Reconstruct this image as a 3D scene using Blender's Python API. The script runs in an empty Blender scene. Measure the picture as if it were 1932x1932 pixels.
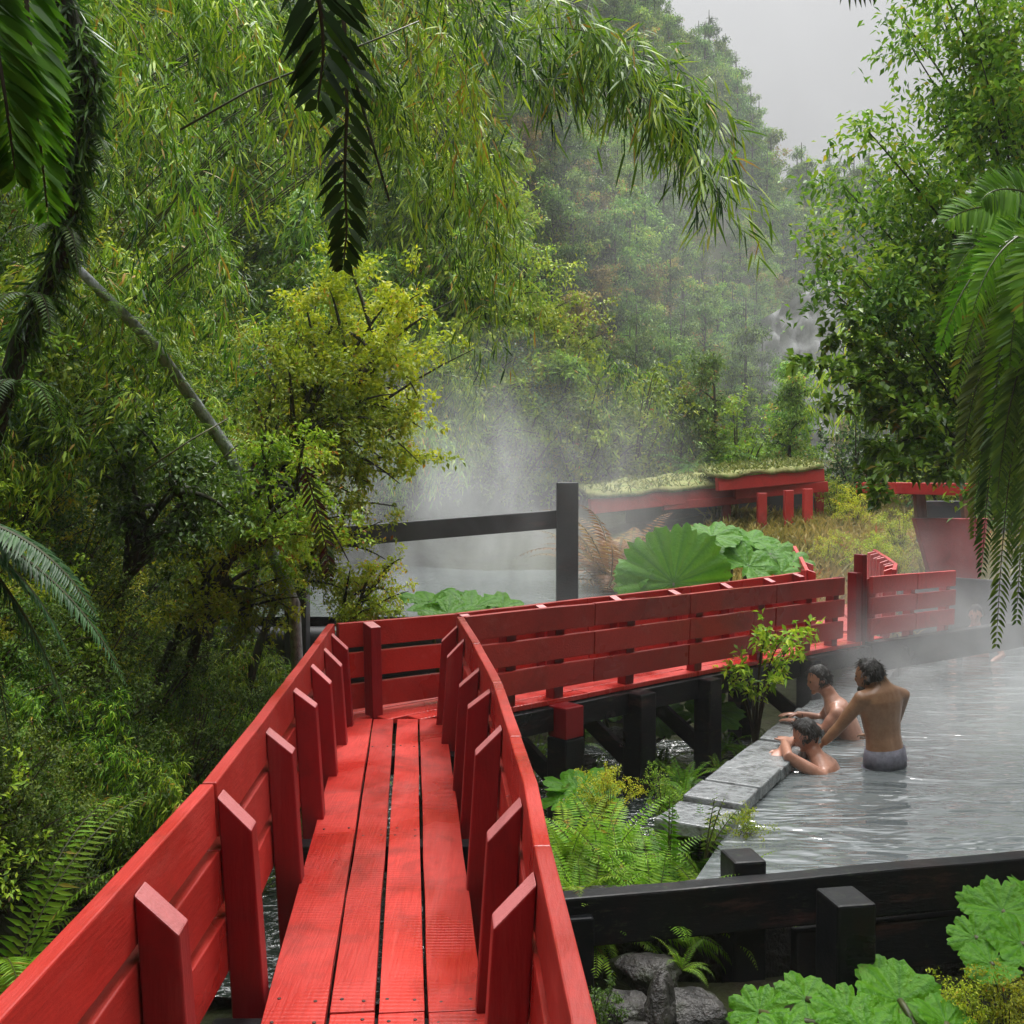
import bpy, math, random
import numpy as np
from mathutils import Vector, Matrix
random.seed(7); rng = np.random.default_rng(7)
S = bpy.context.scene; COL = S.collection
R = math.radians
# ------------------------------------------------------------------ camera
FPX, PITCH, EYE = 1932.0, math.atan(54/1932), 1.6
cam_d = bpy.data.cameras.new('camera'); cam = bpy.data.objects.new('camera', cam_d); COL.objects.link(cam)
cam.location = (0, 0, EYE); cam.rotation_euler = (math.pi/2-PITCH, 0, 0)
cam_d.sensor_width = 24; cam_d.lens = 24; cam_d.clip_end = 600; cam_d.clip_start = .05
S.camera = cam
FW = Vector((0, math.cos(PITCH), -math.sin(PITCH))); UP = Vector((0, math.sin(PITCH), math.cos(PITCH)))
def ray(u, v): return Vector((1,0,0))*((u-966)/FPX) + UP*(-(v-966)/FPX) + FW
def at(u, v, Y):
    d = ray(u, v); return Vector((0,0,EYE)) + d*(Y/d.y)
def onz(u, v, z):
    d = ray(u, v); return Vector((0,0,EYE)) + d*((z-EYE)/d.z)
V = Vector
# ------------------------------------------------------------------ tagging
def tag(o, label=None, cat=None, group=None, kind=None):
    if label: o['label'] = label
    if cat: o['category'] = cat
    if group: o['group'] = group
    if kind: o['kind'] = kind
    return o
def thing(name, label, cat, loc=(0,0,0), group=None):
    o = bpy.data.objects.new(name, None); COL.objects.link(o); o.location = loc
    o.empty_display_size = .1
    return tag(o, label, cat, group)
def copy_tree(o, label=None, group=None, loc=None, rot=None, scale=None):
    c = o.copy(); COL.objects.link(c)
    if label: c['label'] = label
    if group: c['group'] = group
    if loc is not None: c.location = loc
    if rot is not None: c.rotation_euler = rot
    if scale is not None: c.scale = (scale,)*3
    for ch in o.children:
        d = ch.copy(); COL.objects.link(d); d.parent = c
        for g in ch.children:
            e = g.copy(); COL.objects.link(e); e.parent = d
    return c
# ------------------------------------------------------------------ mesh builder
class MB:
    def __init__(s): s.v=[]; s.f=[]; s.t=[]
    def n(s): return len(s.v)
    def add(s, vs, fs, tint=.5):
        b=len(s.v); s.v += [tuple(p) for p in vs]; s.f += [tuple(i+b for i in f) for f in fs]
        s.t += [tint]*len(vs) if not hasattr(tint,'__len__') else list(tint)
    def sweep(s, pts, w, h, up=V((0,0,1)), lean=0.0, jit=0.0, ends=(0,0)):
        """rectangular section w (sideways) x h (up, centred) along the points"""
        pts=[V(p) for p in pts]; n=len(pts); vs=[]
        for i,p in enumerate(pts):
            a=pts[max(0,i-1)]; b=pts[min(n-1,i+1)]; d=(b-a); d.normalize()
            side=d.cross(up); side.normalize(); u2=side.cross(d); u2.normalize()
            if lean: u2=(u2+side*lean).normalized()
            j=V((random.uniform(-jit,jit),random.uniform(-jit,jit),random.uniform(-jit,jit)))
            for sx,sy in ((-1,-1),(1,-1),(1,1),(-1,1)): vs.append(p+j+side*(sx*w/2)+u2*(sy*h/2))
        fs=[]
        for i in range(n-1):
            a=i*4
            for k in range(4):
                k2=(k+1)%4; fs.append((a+k,a+k2,a+4+k2,a+4+k))
        fs.append((3,2,1,0)); e=(n-1)*4; fs.append((e,e+1,e+2,e+3))
        s.add(vs,fs)
    def box(s, c, ax, ay, az):
        c=V(c); vs=[c+ax*x+ay*y+az*z for z in(-1,1) for y in(-1,1) for x in(-1,1)]
        s.add(vs,[(0,2,3,1),(4,5,7,6),(0,1,5,4),(2,6,7,3),(0,4,6,2),(1,3,7,5)])
    def tube(s, pts, rad, n=8, tint=.5, cap=True, noise=0.0):
        pts=[V(p) for p in pts]; m=len(pts); vs=[]; fs=[]
        ref=V((0,0,1)) if abs((pts[-1]-pts[0]).normalized().z)<.9 else V((1,0,0))
        for i,p in enumerate(pts):
            d=(pts[min(m-1,i+1)]-pts[max(0,i-1)]).normalized(); a=d.cross(ref).normalized(); b=d.cross(a)
            r=rad[i] if hasattr(rad,'__len__') else rad
            for k in range(n):
                t=2*math.pi*k/n; rr=r*(1+random.uniform(-noise,noise))
                vs.append(p+a*(math.cos(t)*rr)+b*(math.sin(t)*rr))
        for i in range(m-1):
            for k in range(n):
                k2=(k+1)%n; fs.append((i*n+k,i*n+k2,(i+1)*n+k2,(i+1)*n+k))
        if cap: fs.append(tuple(range(n))[::-1]); fs.append(tuple((m-1)*n+k for k in range(n)))
        s.add(vs,fs,tint)
    def loft(s, secs, n=16):
        """secs: (centre, axis a, axis b)"""
        vs=[]; fs=[]; m=len(secs)
        for c,a,b in secs:
            for k in range(n):
                t=2*math.pi*k/n; vs.append(V(c)+a*math.cos(t)+b*math.sin(t))
        for i in range(m-1):
            for k in range(n):
                k2=(k+1)%n; fs.append((i*n+k,i*n+k2,(i+1)*n+k2,(i+1)*n+k))
        fs.append(tuple(range(n))[::-1]); fs.append(tuple((m-1)*n+k for k in range(n)))
        s.add(vs,fs)
    def ball(s, c, ax, ay, az, n=12, m=8, fn=None):
        vs=[]; fs=[]; c=V(c)
        for i in range(m+1):
            p=math.pi*i/m
            for k in range(n):
                t=2*math.pi*k/n; q=V((math.sin(p)*math.cos(t),math.sin(p)*math.sin(t),math.cos(p)))
                if fn: q=fn(q)
                vs.append(c+ax*q.x+ay*q.y+az*q.z)
        for i in range(m):
            for k in range(n):
                k2=(k+1)%n; fs.append((i*n+k,(i+1)*n+k,(i+1)*n+k2,i*n+k2))
        s.add(vs,fs)
    def build(s, name, mat, parent=None, smooth=False, bevel=0, origin=None):
        me=bpy.data.meshes.new(name); vs=s.v
        if origin is not None: vs=[(x-origin[0],y-origin[1],z-origin[2]) for x,y,z in vs]
        me.from_pydata(vs,[],s.f)
        a=me.attributes.new('tint','FLOAT','POINT'); a.data.foreach_set('value',np.array(s.t,dtype=np.float32))
        return link(name, me, mat, parent, smooth, bevel, origin)
def link(name, me, mat, parent=None, smooth=False, bevel=0, origin=None):
    if mat: me.materials.append(mat)
    if smooth: me.polygons.foreach_set('use_smooth',[True]*len(me.polygons))
    me.update()
    o=bpy.data.objects.new(name,me); COL.objects.link(o)
    if parent: o.parent=parent
    if origin is not None: o.location=origin
    if bevel:
        b=o.modifiers.new('edge','BEVEL'); b.width=bevel; b.segments=2; b.limit_method='ANGLE'
    return o
def norm(a): return a/np.maximum(np.linalg.norm(a,axis=-1,keepdims=True),1e-9)
class Leaves:
    """many small folded leaves, four or six points each"""
    def __init__(s): s.P=[];s.D=[];s.N=[];s.L=[];s.W=[];s.T=[]
    def add(s,P,D,N,L,W,T):
        P=np.atleast_2d(P); k=len(P)
        s.P.append(P); s.D.append(norm(np.broadcast_to(D,(k,3)))); s.N.append(np.broadcast_to(N,(k,3)))
        s.L.append(np.broadcast_to(L,k)); s.W.append(np.broadcast_to(W,k)); s.T.append(np.broadcast_to(T,k))
    def count(s): return sum(len(p) for p in s.P)
    def build(s,name,mat,parent=None,wide=.45,droop=.12,fold=.25,long=False):
        P=np.concatenate(s.P);D=np.concatenate(s.D);N=np.concatenate(s.N)
        L=np.concatenate(s.L)[:,None];W=np.concatenate(s.W)[:,None];T=np.concatenate(s.T)
        side=norm(np.cross(D,N)); N2=norm(np.cross(side,D)); g=np.array([0,0,-1.0])
        k=len(P)
        if long:
            m1=P+D*L*.3+g*L*droop*.1; m2=P+D*L*.65+g*L*droop*.45; tip=P+D*L+g*L*droop
            rows=[P, m1+side*W/2+N2*W*fold, m1-side*W/2+N2*W*fold, m2+side*W*.42+N2*W*fold, m2-side*W*.42+N2*W*fold, tip]
            q=6; tri=np.array([[0,1,2],[1,3,2],[2,3,4],[3,5,4]])
        else:
            m=P+D*L*wide+g*L*droop*.2; tip=P+D*L+g*L*droop
            rows=[P, m+side*W/2+N2*W*fold, tip, m-side*W/2+N2*W*fold]
            q=4; tri=np.array([[0,1,2],[0,2,3]])
        vs=np.stack(rows,1).reshape(-1,3)
        fs=(np.arange(k)[:,None,None]*q+tri[None]).reshape(-1,3)
        me=bpy.data.meshes.new(name)
        me.vertices.add(len(vs)); me.vertices.foreach_set('co',vs.astype(np.float32).ravel())
        me.loops.add(fs.size); me.loops.foreach_set('vertex_index',fs.astype(np.int32).ravel())
        me.polygons.add(len(fs)); me.polygons.foreach_set('loop_start',np.arange(0,fs.size,3,dtype=np.int32))
        me.polygons.foreach_set('loop_total',np.full(len(fs),3,dtype=np.int32))
        a=me.attributes.new('tint','FLOAT','POINT'); a.data.foreach_set('value',np.repeat(T,q).astype(np.float32))
        me.update(calc_edges=True); me.validate()
        return link(name,me,mat,parent)
# ------------------------------------------------------------------ materials
class NT:
    def __init__(s,name):
        s.m=bpy.data.materials.new(name); s.m.use_nodes=True; s.t=s.m.node_tree; s.t.nodes.clear()
        s.out=s.n('ShaderNodeOutputMaterial')
    def n(s,k,**kw):
        x=s.t.nodes.new(k)
        for a,b in kw.items():
            if a.startswith('i_'):
                key=a[2:]; key=int(key) if key.isdigit() else key.replace('_',' ')
                x.inputs[key].default_value=b
            else: setattr(x,a,b)
        return x
    def l(s,a,b): s.t.links.new(a,b)
    def ramp(s,fac,stops):
        r=s.n('ShaderNodeValToRGB'); e=r.color_ramp.elements
        while len(e)<len(stops): e.new(.5)
        for x,(p,c) in zip(e,stops): x.position=p; x.color=(*c,1) if len(c)==3 else c
        s.l(fac,r.inputs[0]); return r.outputs[0]
    def noise(s,scale,detail=4,vec=None,rough=.55,dist=0):
        x=s.n('ShaderNodeTexNoise'); x.inputs['Scale'].default_value=scale; x.inputs['Detail'].default_value=detail
        x.inputs['Roughness'].default_value=rough; x.inputs['Distortion'].default_value=dist
        if vec is not None: s.l(vec,x.inputs['Vector'])
        return x.outputs[0]
    def obj(s,scale=(1,1,1)):
        c=s.n('ShaderNodeTexCoord'); m=s.n('ShaderNodeMapping'); m.inputs['Scale'].default_value=scale
        s.l(c.outputs['Object'],m.inputs[0]); return m.outputs[0]
    def geo(s,scale=(1,1,1),rot=(0,0,0)):
        c=s.n('ShaderNodeNewGeometry'); m=s.n('ShaderNodeMapping'); m.inputs['Scale'].default_value=scale; m.inputs['Rotation'].default_value=rot
        s.l(c.outputs['Position'],m.inputs[0]); return m.outputs[0]
    def mix(s,fac,a,b,mode='MIX'):
        x=s.n('ShaderNodeMix',data_type='RGBA',blend_type=mode)
        for sock,val in ((x.inputs[0],fac),(x.inputs[6],a),(x.inputs[7],b)):
            if hasattr(val,'node'): s.l(val,sock)
            else: sock.default_value=val if not isinstance(val,tuple) else ((*val,1) if len(val)==3 else val)
        return x.outputs[2]
    def math(s,op,a,b=0.0):
        x=s.n('ShaderNodeMath',operation=op)
        for i,val in enumerate((a,b)):
            if hasattr(val,'node'): s.l(val,x.inputs[i])
            else: x.inputs[i].default_value=val
        return x.outputs[0]
    def bump(s,h,strength=.3,dist=.02):
        b=s.n('ShaderNodeBump'); b.inputs['Strength'].default_value=strength; b.inputs['Distance'].default_value=dist
        s.l(h,b.inputs['Height']); return b.outputs[0]
    def bsdf(s,color,rough=.5,normal=None,spec=.5,**kw):
        p=s.n('ShaderNodeBsdfPrincipled')
        for sock,val in ((p.inputs['Base Color'],color),(p.inputs['Roughness'],rough)):
            if hasattr(val,'node'): s.l(val,sock)
            else: sock.default_value=(*val,1) if isinstance(val,tuple) else val
        p.inputs['Specular IOR Level'].default_value=spec
        for k,val in kw.items(): p.inputs[k.replace('_',' ')].default_value=val
        if normal is not None: s.l(normal,p.inputs['Normal'])
        return p.outputs[0]
    def done(s,sh): s.l(sh,s.out.inputs['Surface']); return s.m
def paint(name, c1, c2, worn, grain=(2,2,30), rough=(.3,.55), groove=0.0, wear=.62, spec=.5):
    """painted timber: brush grain, faded patches, worn grey-brown spots, wet sheen"""
    k=NT(name); g=k.geo()
    oi=k.n('ShaderNodeObjectInfo')
    big=k.noise(1.6,3,g); fine=k.noise(9,6,g,.7); gr=k.noise(6,5,k.geo(grain),.6)
    col=k.ramp(k.math('ADD',k.math('MULTIPLY',big,.6),k.math('MULTIPLY',gr,.4)),[(.3,c1),(.7,c2)])
    hv=k.n('ShaderNodeHueSaturation'); k.l(col,hv.inputs['Color'])
    k.l(k.math('ADD',k.math('MULTIPLY',oi.outputs['Random'],.35),.82),hv.inputs['Value'])
    spots=k.ramp(k.math('ADD',k.math('MULTIPLY',fine,.6),k.math('MULTIPLY',gr,.4)),[(wear,(0,0,0)),(wear+.1,(1,1,1))])
    col=k.mix(spots,hv.outputs[0],worn)
    grime=k.ramp(k.noise(2.3,7,g,.72,.6),[(.50,(0,0,0)),(.66,(1,1,1))])
    col=k.mix(k.math('MULTIPLY',grime,.6 if groove else .42),col,k.mix(.28,(.03,.012,.008),col))
    pale=k.ramp(k.noise(3.1,6,k.geo((grain[0]*.15,grain[1]*.15,grain[2]*.15)),.7),[(.56,(0,0,0)),(.72,(1,1,1))])
    col=k.mix(k.math('MULTIPLY',pale,.28),col,k.mix(.35,col,(.75,.30,.26)))
    h=k.math('ADD',k.math('MULTIPLY',gr,.6),k.math('MULTIPLY',fine,.4))
    if groove:
        w=k.n('ShaderNodeTexWave',wave_type='BANDS',bands_direction='Y'); w.inputs['Scale'].default_value=14; w.inputs['Distortion'].default_value=1.2
        w.inputs['Detail'].default_value=3; k.l(g,w.inputs['Vector'])
        patch=k.ramp(k.noise(1.3,2,g),[(.45,(0,0,0)),(.6,(1,1,1))])
        h=k.math('ADD',h,k.math('MULTIPLY',k.math('MULTIPLY',w.outputs[1],patch),groove))
    rr=k.ramp(big,[(.35,(rough[0],)*3),(.65,(rough[1],)*3)])
    return k.done(k.bsdf(col,rr,k.bump(h,.35,.012),spec))
def leafmat(name, dark, mid, light, rust=None, trans=.3, rough=.45, spec=.28, vary=.5):
    k=NT(name); a=k.n('ShaderNodeAttribute',attribute_name='tint'); oi=k.n('ShaderNodeObjectInfo')
    st=[(.12,dark),(.5,mid),(.86,light)]
    if rust: st+= [(.93,light),(.97,rust)]
    c=k.ramp(a.outputs['Fac'],st)
    hv=k.n('ShaderNodeHueSaturation'); k.l(c,hv.inputs['Color'])
    k.l(k.math('ADD',k.math('MULTIPLY',oi.outputs['Random'],vary),1-vary/2),hv.inputs['Value'])
    r2=k.math('FRACT',k.math('MULTIPLY',oi.outputs['Random'],7.31)); k.l(k.math('ADD',k.math('MULTIPLY',r2,.034),.483),hv.inputs['Hue'])
    b=k.bsdf(hv.outputs[0],rough,None,spec)
    tr=k.n('ShaderNodeBsdfTranslucent'); k.l(hv.outputs[0],tr.inputs[0])
    m=k.n('ShaderNodeMixShader'); m.inputs[0].default_value=trans; k.l(b,m.inputs[1]); k.l(tr.outputs[0],m.inputs[2])
    return k.done(m.outputs[0])
def simple(name,c1,c2,scale=4,rough=.7,bump=.4,dist=.02,spec=.4,stretch=(1,1,1),c3=None):
    k=NT(name); g=k.geo(stretch); n=k.noise(scale,6,g,.62); n2=k.noise(scale*5,4,g)
    st=[(.32,c1),(.66,c2)]
    if c3: st=[(.3,c1),(.5,c2),(.68,c3)]
    col=k.ramp(n,st); h=k.math('ADD',n,k.math('MULTIPLY',n2,.35))
    return k.done(k.bsdf(col,rough,k.bump(h,bump,dist),spec))
M={}
M['deck']=paint('red deck paint',(.34,.015,.011),(.64,.052,.037),(.09,.02,.014),(16,.9,16),(.16,.62),.34,.625,.36)
M['red']=paint('red rail paint',(.27,.013,.010),(.43,.032,.022),(.22,.03,.025),(14,2.0,14),(.2,.58),0,.67,.4)
M['posttop']=paint('pale pink post top paint',(.50,.12,.12),(.66,.24,.24),(.35,.10,.09),(20,20,20),(.3,.45),0,.7,.5)  # paler pink for the slanted top faces of the posts
M['redfar']=paint('weathered red paint',(.36,.018,.018),(.50,.035,.03),(.2,.05,.04),(6,6,6),(.4,.6),0,.66,.4)
M['postred']=paint('red post paint',(.17,.003,.007),(.27,.009,.012),(.3,.06,.05),(14,14,1.5),(.3,.5),0,.70,.4)
M['tar']=paint('tarred black timber',(.004,.005,.006),(.010,.011,.013),(.030,.040,.020),(3,3,14),(.25,.65),0,.57,.24)
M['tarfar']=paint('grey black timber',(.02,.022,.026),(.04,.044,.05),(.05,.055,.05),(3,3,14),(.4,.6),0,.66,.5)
M['slab']=simple('wet grey slab',(.03,.034,.034),(.27,.285,.29),7,.16,.8,.03,.5,(1,1,1),(.13,.142,.142))
M['rock']=simple('dark wet rock',(.010,.010,.009),(.060,.055,.05),7,.36,1,.06,.4,(1,1,1),(.028,.036,.014))
M['cliff']=simple('pale grey cliff',(.10,.10,.095),(.26,.26,.255),1.6,.8,.5,.15,.15,(1,1,.5),(.16,.165,.15))
M['bark']=simple('mossy bark',(.018,.015,.010),(.05,.05,.03),8,.75,.9,.03,.3,(3,3,.6),(.035,.045,.012))
M['palebark']=simple('pale lichen bark',(.05,.05,.045),(.38,.40,.42),9,.6,.8,.02,.3,(2,2,1),(.14,.15,.14))
M['culm']=simple('bamboo culm',(.035,.045,.010),(.085,.085,.022),6,.45,.2,.005,.4)
M['stem']=simple('thin brown stem',(.03,.02,.012),(.07,.05,.025),6,.7,.3,.01,.3)
M['wood']=simple('raw brown timber',(.12,.06,.03),(.22,.12,.07),5,.6,.3,.01,.3,(4,4,1))
M['strawroof']=simple('dry turf roof',(.14,.14,.05),(.30,.30,.12),5,.9,.9,.04,.1,(1,1,1),(.10,.17,.04))
M['ground']=simple('damp forest soil and moss',(.008,.007,.005),(.030,.036,.010),1.6,.8,1,.12,.2,(1,1,1),(.03,.026,.014))
M['lf_bamboo']=leafmat('bamboo leaf',(.018,.065,.006),(.17,.35,.016),(.48,.62,.04),(.50,.30,.04),.38)
M['lf_small']=leafmat('small shrub leaf',(.05,.11,.008),(.22,.36,.018),(.46,.54,.035),(.34,.13,.02),.4)
M['lf_yellow']=leafmat('yellow green leaf',(.14,.22,.010),(.36,.44,.018),(.60,.58,.03),(.62,.30,.02),.42)
M['lf_moss']=leafmat('fine dark undergrowth leaf',(.02,.055,.006),(.075,.15,.012),(.20,.30,.025),(.20,.09,.02),.32)
M['lf_dark']=leafmat('dark green leaf',(.02,.055,.006),(.07,.15,.012),(.17,.30,.025),None,.3,.38,.35)
M['lf_fern']=leafmat('fern pinna',(.05,.13,.008),(.14,.30,.014),(.28,.46,.03),(.36,.26,.03),.38)
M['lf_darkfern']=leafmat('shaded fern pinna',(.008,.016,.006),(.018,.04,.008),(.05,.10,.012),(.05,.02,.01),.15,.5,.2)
M['lf_rust']=leafmat('rust brown fern',(.10,.05,.015),(.24,.12,.03),(.36,.26,.06),(.12,.16,.03),.3)
M['lf_hill']=leafmat('hillside tree leaf',(.018,.065,.010),(.14,.28,.028),(.36,.50,.06),(.50,.28,.06),.34,.5,.3,.9)
M['lf_straw']=leafmat('straw grass',(.10,.12,.02),(.28,.26,.05),(.45,.36,.09),(.42,.18,.03),.35)
def gunnera_mat():
    k=NT('giant rhubarb leaf'); a=k.n('ShaderNodeAttribute',attribute_name='tint'); g=k.geo()
    c=k.ramp(a.outputs['Fac'],[(.0,(.20,.34,.04)),(.22,(.05,.18,.006)),(.7,(.12,.34,.010)),(1,(.20,.42,.016))])
    c=k.mix(k.math('MULTIPLY',k.noise(14,4,g),.5),c,(.03,.14,.008))
    bl=k.ramp(k.noise(9,6,g,.75),[(.60,(0,0,0)),(.68,(1,1,1))]); c=k.mix(k.math('MULTIPLY',bl,.65),c,(.10,.075,.012))
    c=k.mix(k.math('MULTIPLY',k.noise(2.2,2,g),.45),c,(.05,.19,.010))
    b=k.bsdf(c,.32,k.bump(k.noise(26,4,g),.7,.03),.22)
    tr=k.n('ShaderNodeBsdfTranslucent'); k.l(c,tr.inputs[0]); m=k.n('ShaderNodeMixShader'); m.inputs[0].default_value=.42
    k.l(b,m.inputs[1]); k.l(tr.outputs[0],m.inputs[2]); return k.done(m.outputs[0])
M['gunnera']=gunnera_mat()
def watermat(name,c,scale,strength,rough=.06,stretch=(1,1,1),rot=0,foam=0):
    k=NT(name); g=k.geo(stretch,(0,0,rot))
    n=k.noise(scale,3,g,.5,.6); n2=k.noise(scale*3.1,2,g,.5,.3)
    h=k.math('ADD',n,k.math('MULTIPLY',n2,.22))
    col=c
    if foam:
        f=k.ramp(k.noise(scale*2.2,6,g,.7,1.2),[(.56,(0,0,0)),(.70,(1,1,1))]); col=k.mix(f,c,(foam,foam,foam))
    return k.done(k.bsdf(col,rough,k.bump(h,strength,.08),.9,IOR=1.6))
M['pool']=watermat('milky hot pool water',(.15,.168,.17),.95,1.25,.02,(1,2.6,1),.12)
M['stream']=watermat('running stream water',(.03,.04,.035),5,1.0,.08,(1,1.6,1),.4,.55)
M['upper']=watermat('steaming upper pool water',(.16,.18,.18),3,.5,.08,(1,2.5,1),0)
def skinmat(name,c1,c2):
    k=NT(name); g=k.geo(); n=k.noise(12,4,g)
    p=k.bsdf(k.ramp(k.math('ADD',k.math('MULTIPLY',n,.6),k.math('MULTIPLY',k.noise(45,4,g),.4)),[(.34,c1),(.64,c2)]),.33,k.bump(k.noise(80,3,g),.25,.004),.5)
    return k.done(p)
M['skin_tan']=skinmat('tanned wet skin',(.26,.135,.075),(.36,.20,.12))
M['skin_pink']=skinmat('ruddy wet skin',(.40,.18,.12),(.52,.27,.19))
M['hair']=simple('dark wet hair',(.006,.005,.004),(.03,.024,.02),30,.45,.8,.01,.5)
M['trunks']=simple('grey wet swim shorts',(.10,.10,.13),(.24,.23,.28),14,.55,.4,.01,.3)
M['eye']=simple('dark eyes',(.01,.008,.006),(.02,.015,.01),30,.2,0,.01,.5)
M['towel']=simple('white towel cloth',(.6,.62,.62),(.8,.8,.8),14,.8,.4,.01,.2)
# ------------------------------------------------------------------ terrain
LY=[-14,0,4,7,9,11,13,15,17.5,20,23,27,34,45,60,90]
LX=[-1.9,-1.8,-1.75,-2.1,-2.7,-3.0,-3.0,-2.7,-2.0,-.9,1.1,3.7,7.2,11.2,15.8,24]
RY=[-14,0,5,8,12,16,22,30,45,90]
RX=[3.4,3.6,4.1,4.9,7.8,10.6,14,18.5,26,44]
def sn(x,y,k): return math.sin(x*1.7*k+1.3)*math.sin(y*1.3*k+.4)+.5*math.sin(x*3.9*k+y*2.7*k)
LEDGE_D=V((.5,.866,0)); 
def ledge_s(x,y): return x*.866-y*.5
def sstep(a,b,x):
    t=min(1,max(0,(x-a)/(b-a))); return t*t*(3-2*t)
def floor_z(x,y):
    lo=-.95
    up=np.interp(y,[10.6,12,13,14.2,17,25,40,60],[-.95,-.8,-.35,.05,.55,1.25,2.2,3])
    z=lo if y<10.6 else float(up)
    if x<1.35:                                   # terrace of the upper pool behind its log wall
        z=z*(1-sstep(9.75,9.85,y)) + max(z,.0)*sstep(9.75,9.85,y)
    s=ledge_s(x,y)                               # bathing pool basin
    if s>-2.1: z=z*(1-sstep(5.05,5.5,y-x*.17)) + (-1.5)*sstep(5.05,5.5,y-x*.17) if y<12.3 else z
    return z
def H(x,y):
    z=floor_z(x,y)
    dl=float(np.interp(y,LY,LX))-x; dr=x-float(np.interp(y,RY,RX))
    if dl>0: z=max(z,-.95 if y<14 else z)+float(np.interp(dl,[0,.5,2,5,9,16,40],[0,.45,3.2,8.8,13.5,19,30]))
    if dr>0: z=max(z,-.8)+float(np.interp(dr,[0,.6,2,4,8,14,40],[0,.9,3.0,5.5,9,13,24]))
    if y>52: z+=(y-52)*.55
    if y<-3.5: z+=(-3.5-y)*1.5*(1-math.exp(-(x*x)/2))+(-3.5-y)*.8  # unseen rise behind the camera, added to block sky light from there
    return z+.07*sn(x,y,1)+.10*sn(x,y,.31)*min(4,max(0,max(dl,dr)))
def hit(u,v,ymax=70,y0=1.5):
    d=ray(u,v); d=d/d.y; y=y0
    while y<ymax:
        p=V((0,0,EYE))+d*y
        if p.z<=H(p.x,p.y): return p
        y+=.12 if y<14 else .3
    return None
def make_terrain():
    xs=np.concatenate([np.arange(-46,-12,1.6),np.arange(-12,-4,.5),np.arange(-4,6.5,.2),np.arange(6.5,14,.5),np.arange(14,58,1.6)])
    ys=np.concatenate([np.arange(-16,0,.8),np.arange(0,14,.2),np.arange(14,30,.5),np.arange(30,92,1.6)])
    vs=[(x,y,H(x,y)) for y in ys for x in xs]; nx=len(xs)
    fs=[(j*nx+i,j*nx+i+1,(j+1)*nx+i+1,(j+1)*nx+i) for j in range(len(ys)-1) for i in range(nx-1)]
    me=bpy.data.meshes.new('ground'); me.from_pydata(vs,[],fs)
    o=link('ground',me,M['ground'],None,True); tag(o,kind='structure')
make_terrain()
def sheet(name,poly,z,mat):
    me=bpy.data.meshes.new(name); me.from_pydata([(x,y,z) for x,y in poly],[],[tuple(range(len(poly)))])
    o=link(name,me,mat); return tag(o,kind='structure')
WATER=-.5
def led(s,t):   # point from ledge coordinates: s across, t along
    n=V((.866,-.5,0)); return n*s+LEDGE_D*t
sheet('pool_water',[(.95,5.32),(3.6,5.83),(7.6,9.2),(8.2,12.6),(4.3,12.6),(2.25,8.3)],WATER,M['pool'])
sheet('stream_water',[(-3.2,5.0),(.2,4.7),(1.05,6.4),(3.1,9.75),(-2.4,9.75)],-.86,M['stream'])
sheet('upper_pool_water',[(-3.0,9.95),(1.3,9.95),(1.3,17.8),(0,19.2),(-3.0,17)],.3,M['upper'])
# ------------------------------------------------------------------ boardwalk
def interp_poly(poly,y):
    ys=[p[1] for p in poly]; return V((float(np.interp(y,ys,[p[0] for p in poly])),y,float(np.interp(y,ys,[p[2] for p in poly]))))
def cut_poly(poly,ya,yb,ax=1):
    ks=[p[ax] for p in poly]
    f=lambda q:V([float(np.interp(q,ks,[p[i] for p in poly])) for i in range(3)])
    return [f(ya)]+[V(p) for p in poly if ya+.02<p[ax]<yb-.02]+[f(yb)]
def dens(pts,step=.35):
    out=[]
    for a,b in zip(pts[:-1],pts[1:]):
        n=max(1,int((b-a).length/step))
        for i in range(n): out.append(a.lerp(b,i/n))
    out.append(pts[-1]); return out
BH,GAP,BT=.172,.042,.045
def rail_boards(parent,poly,cuts,inner,mat,splay=.035,ax=1,boards=3,jit=.0035):
    """boards between consecutive cuts; inner = +1 when the walkway lies on the +side"""
    for k in range(boards):
        for a,b in zip(cuts[:-1],cuts[1:]):
            pts=dens(cut_poly(poly,a+.004,b-.004,ax)); drop=k*(BH+GAP)+BH/2
            m=MB(); q=[]
            for p in pts:
                i=len(q); q.append(V((p.x,p.y,p.z-drop)))
            # lean inward towards the foot
            d=(pts[-1]-pts[0]).normalized(); side=d.cross(V((0,0,1)))*inner
            q=[x+side*(splay*drop/.6) for x in q]
            m.sweep(q,BT,BH,jit=jit,lean=-splay*inner*1.4); m.build('rail_board',mat,parent,bevel=.005)
def rail_post(parent,p,d,inner,mat,top_drop=.045,w=.105,t=.092,bottom=-.35,splay=.035,name='post',slant=.095):
    """p on rail top centre line; post stands on the inner side of the boards, top cut at a slant"""
    d=V((d.x,d.y,0)).normalized(); s=V((d.y,-d.x,0))*inner
    m=MB(); zt=p.z-top_drop+random.uniform(-.014,.008); slant*=random.uniform(.8,1.2); vs=[]
    off=BT/2+.003
    for z,dz in ((bottom,0),(zt,1)):
        sh=s*(splay*(p.z-z)/.6)
        for a,b in ((-1,0),(1,0),(1,1),(-1,1)):
            vs.append(V((p.x,p.y,z))+sh+d*(a*t/2)+s*(off+b*w)-V((0,0,slant*b*dz)))
    m.add(vs,[(3,2,1,0),(4,5,6,7),(0,1,5,4),(1,2,6,5),(2,3,7,6),(3,0,4,7)])
    o=m.build(name,mat,parent,bevel=.006); o.data.materials.append(M['posttop']); o.data.polygons[1].material_index=1
    return o
M['nail']=simple('rusty nail head',(.02,.01,.008),(.06,.025,.02),20,.5,.1,.002,.4)
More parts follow.
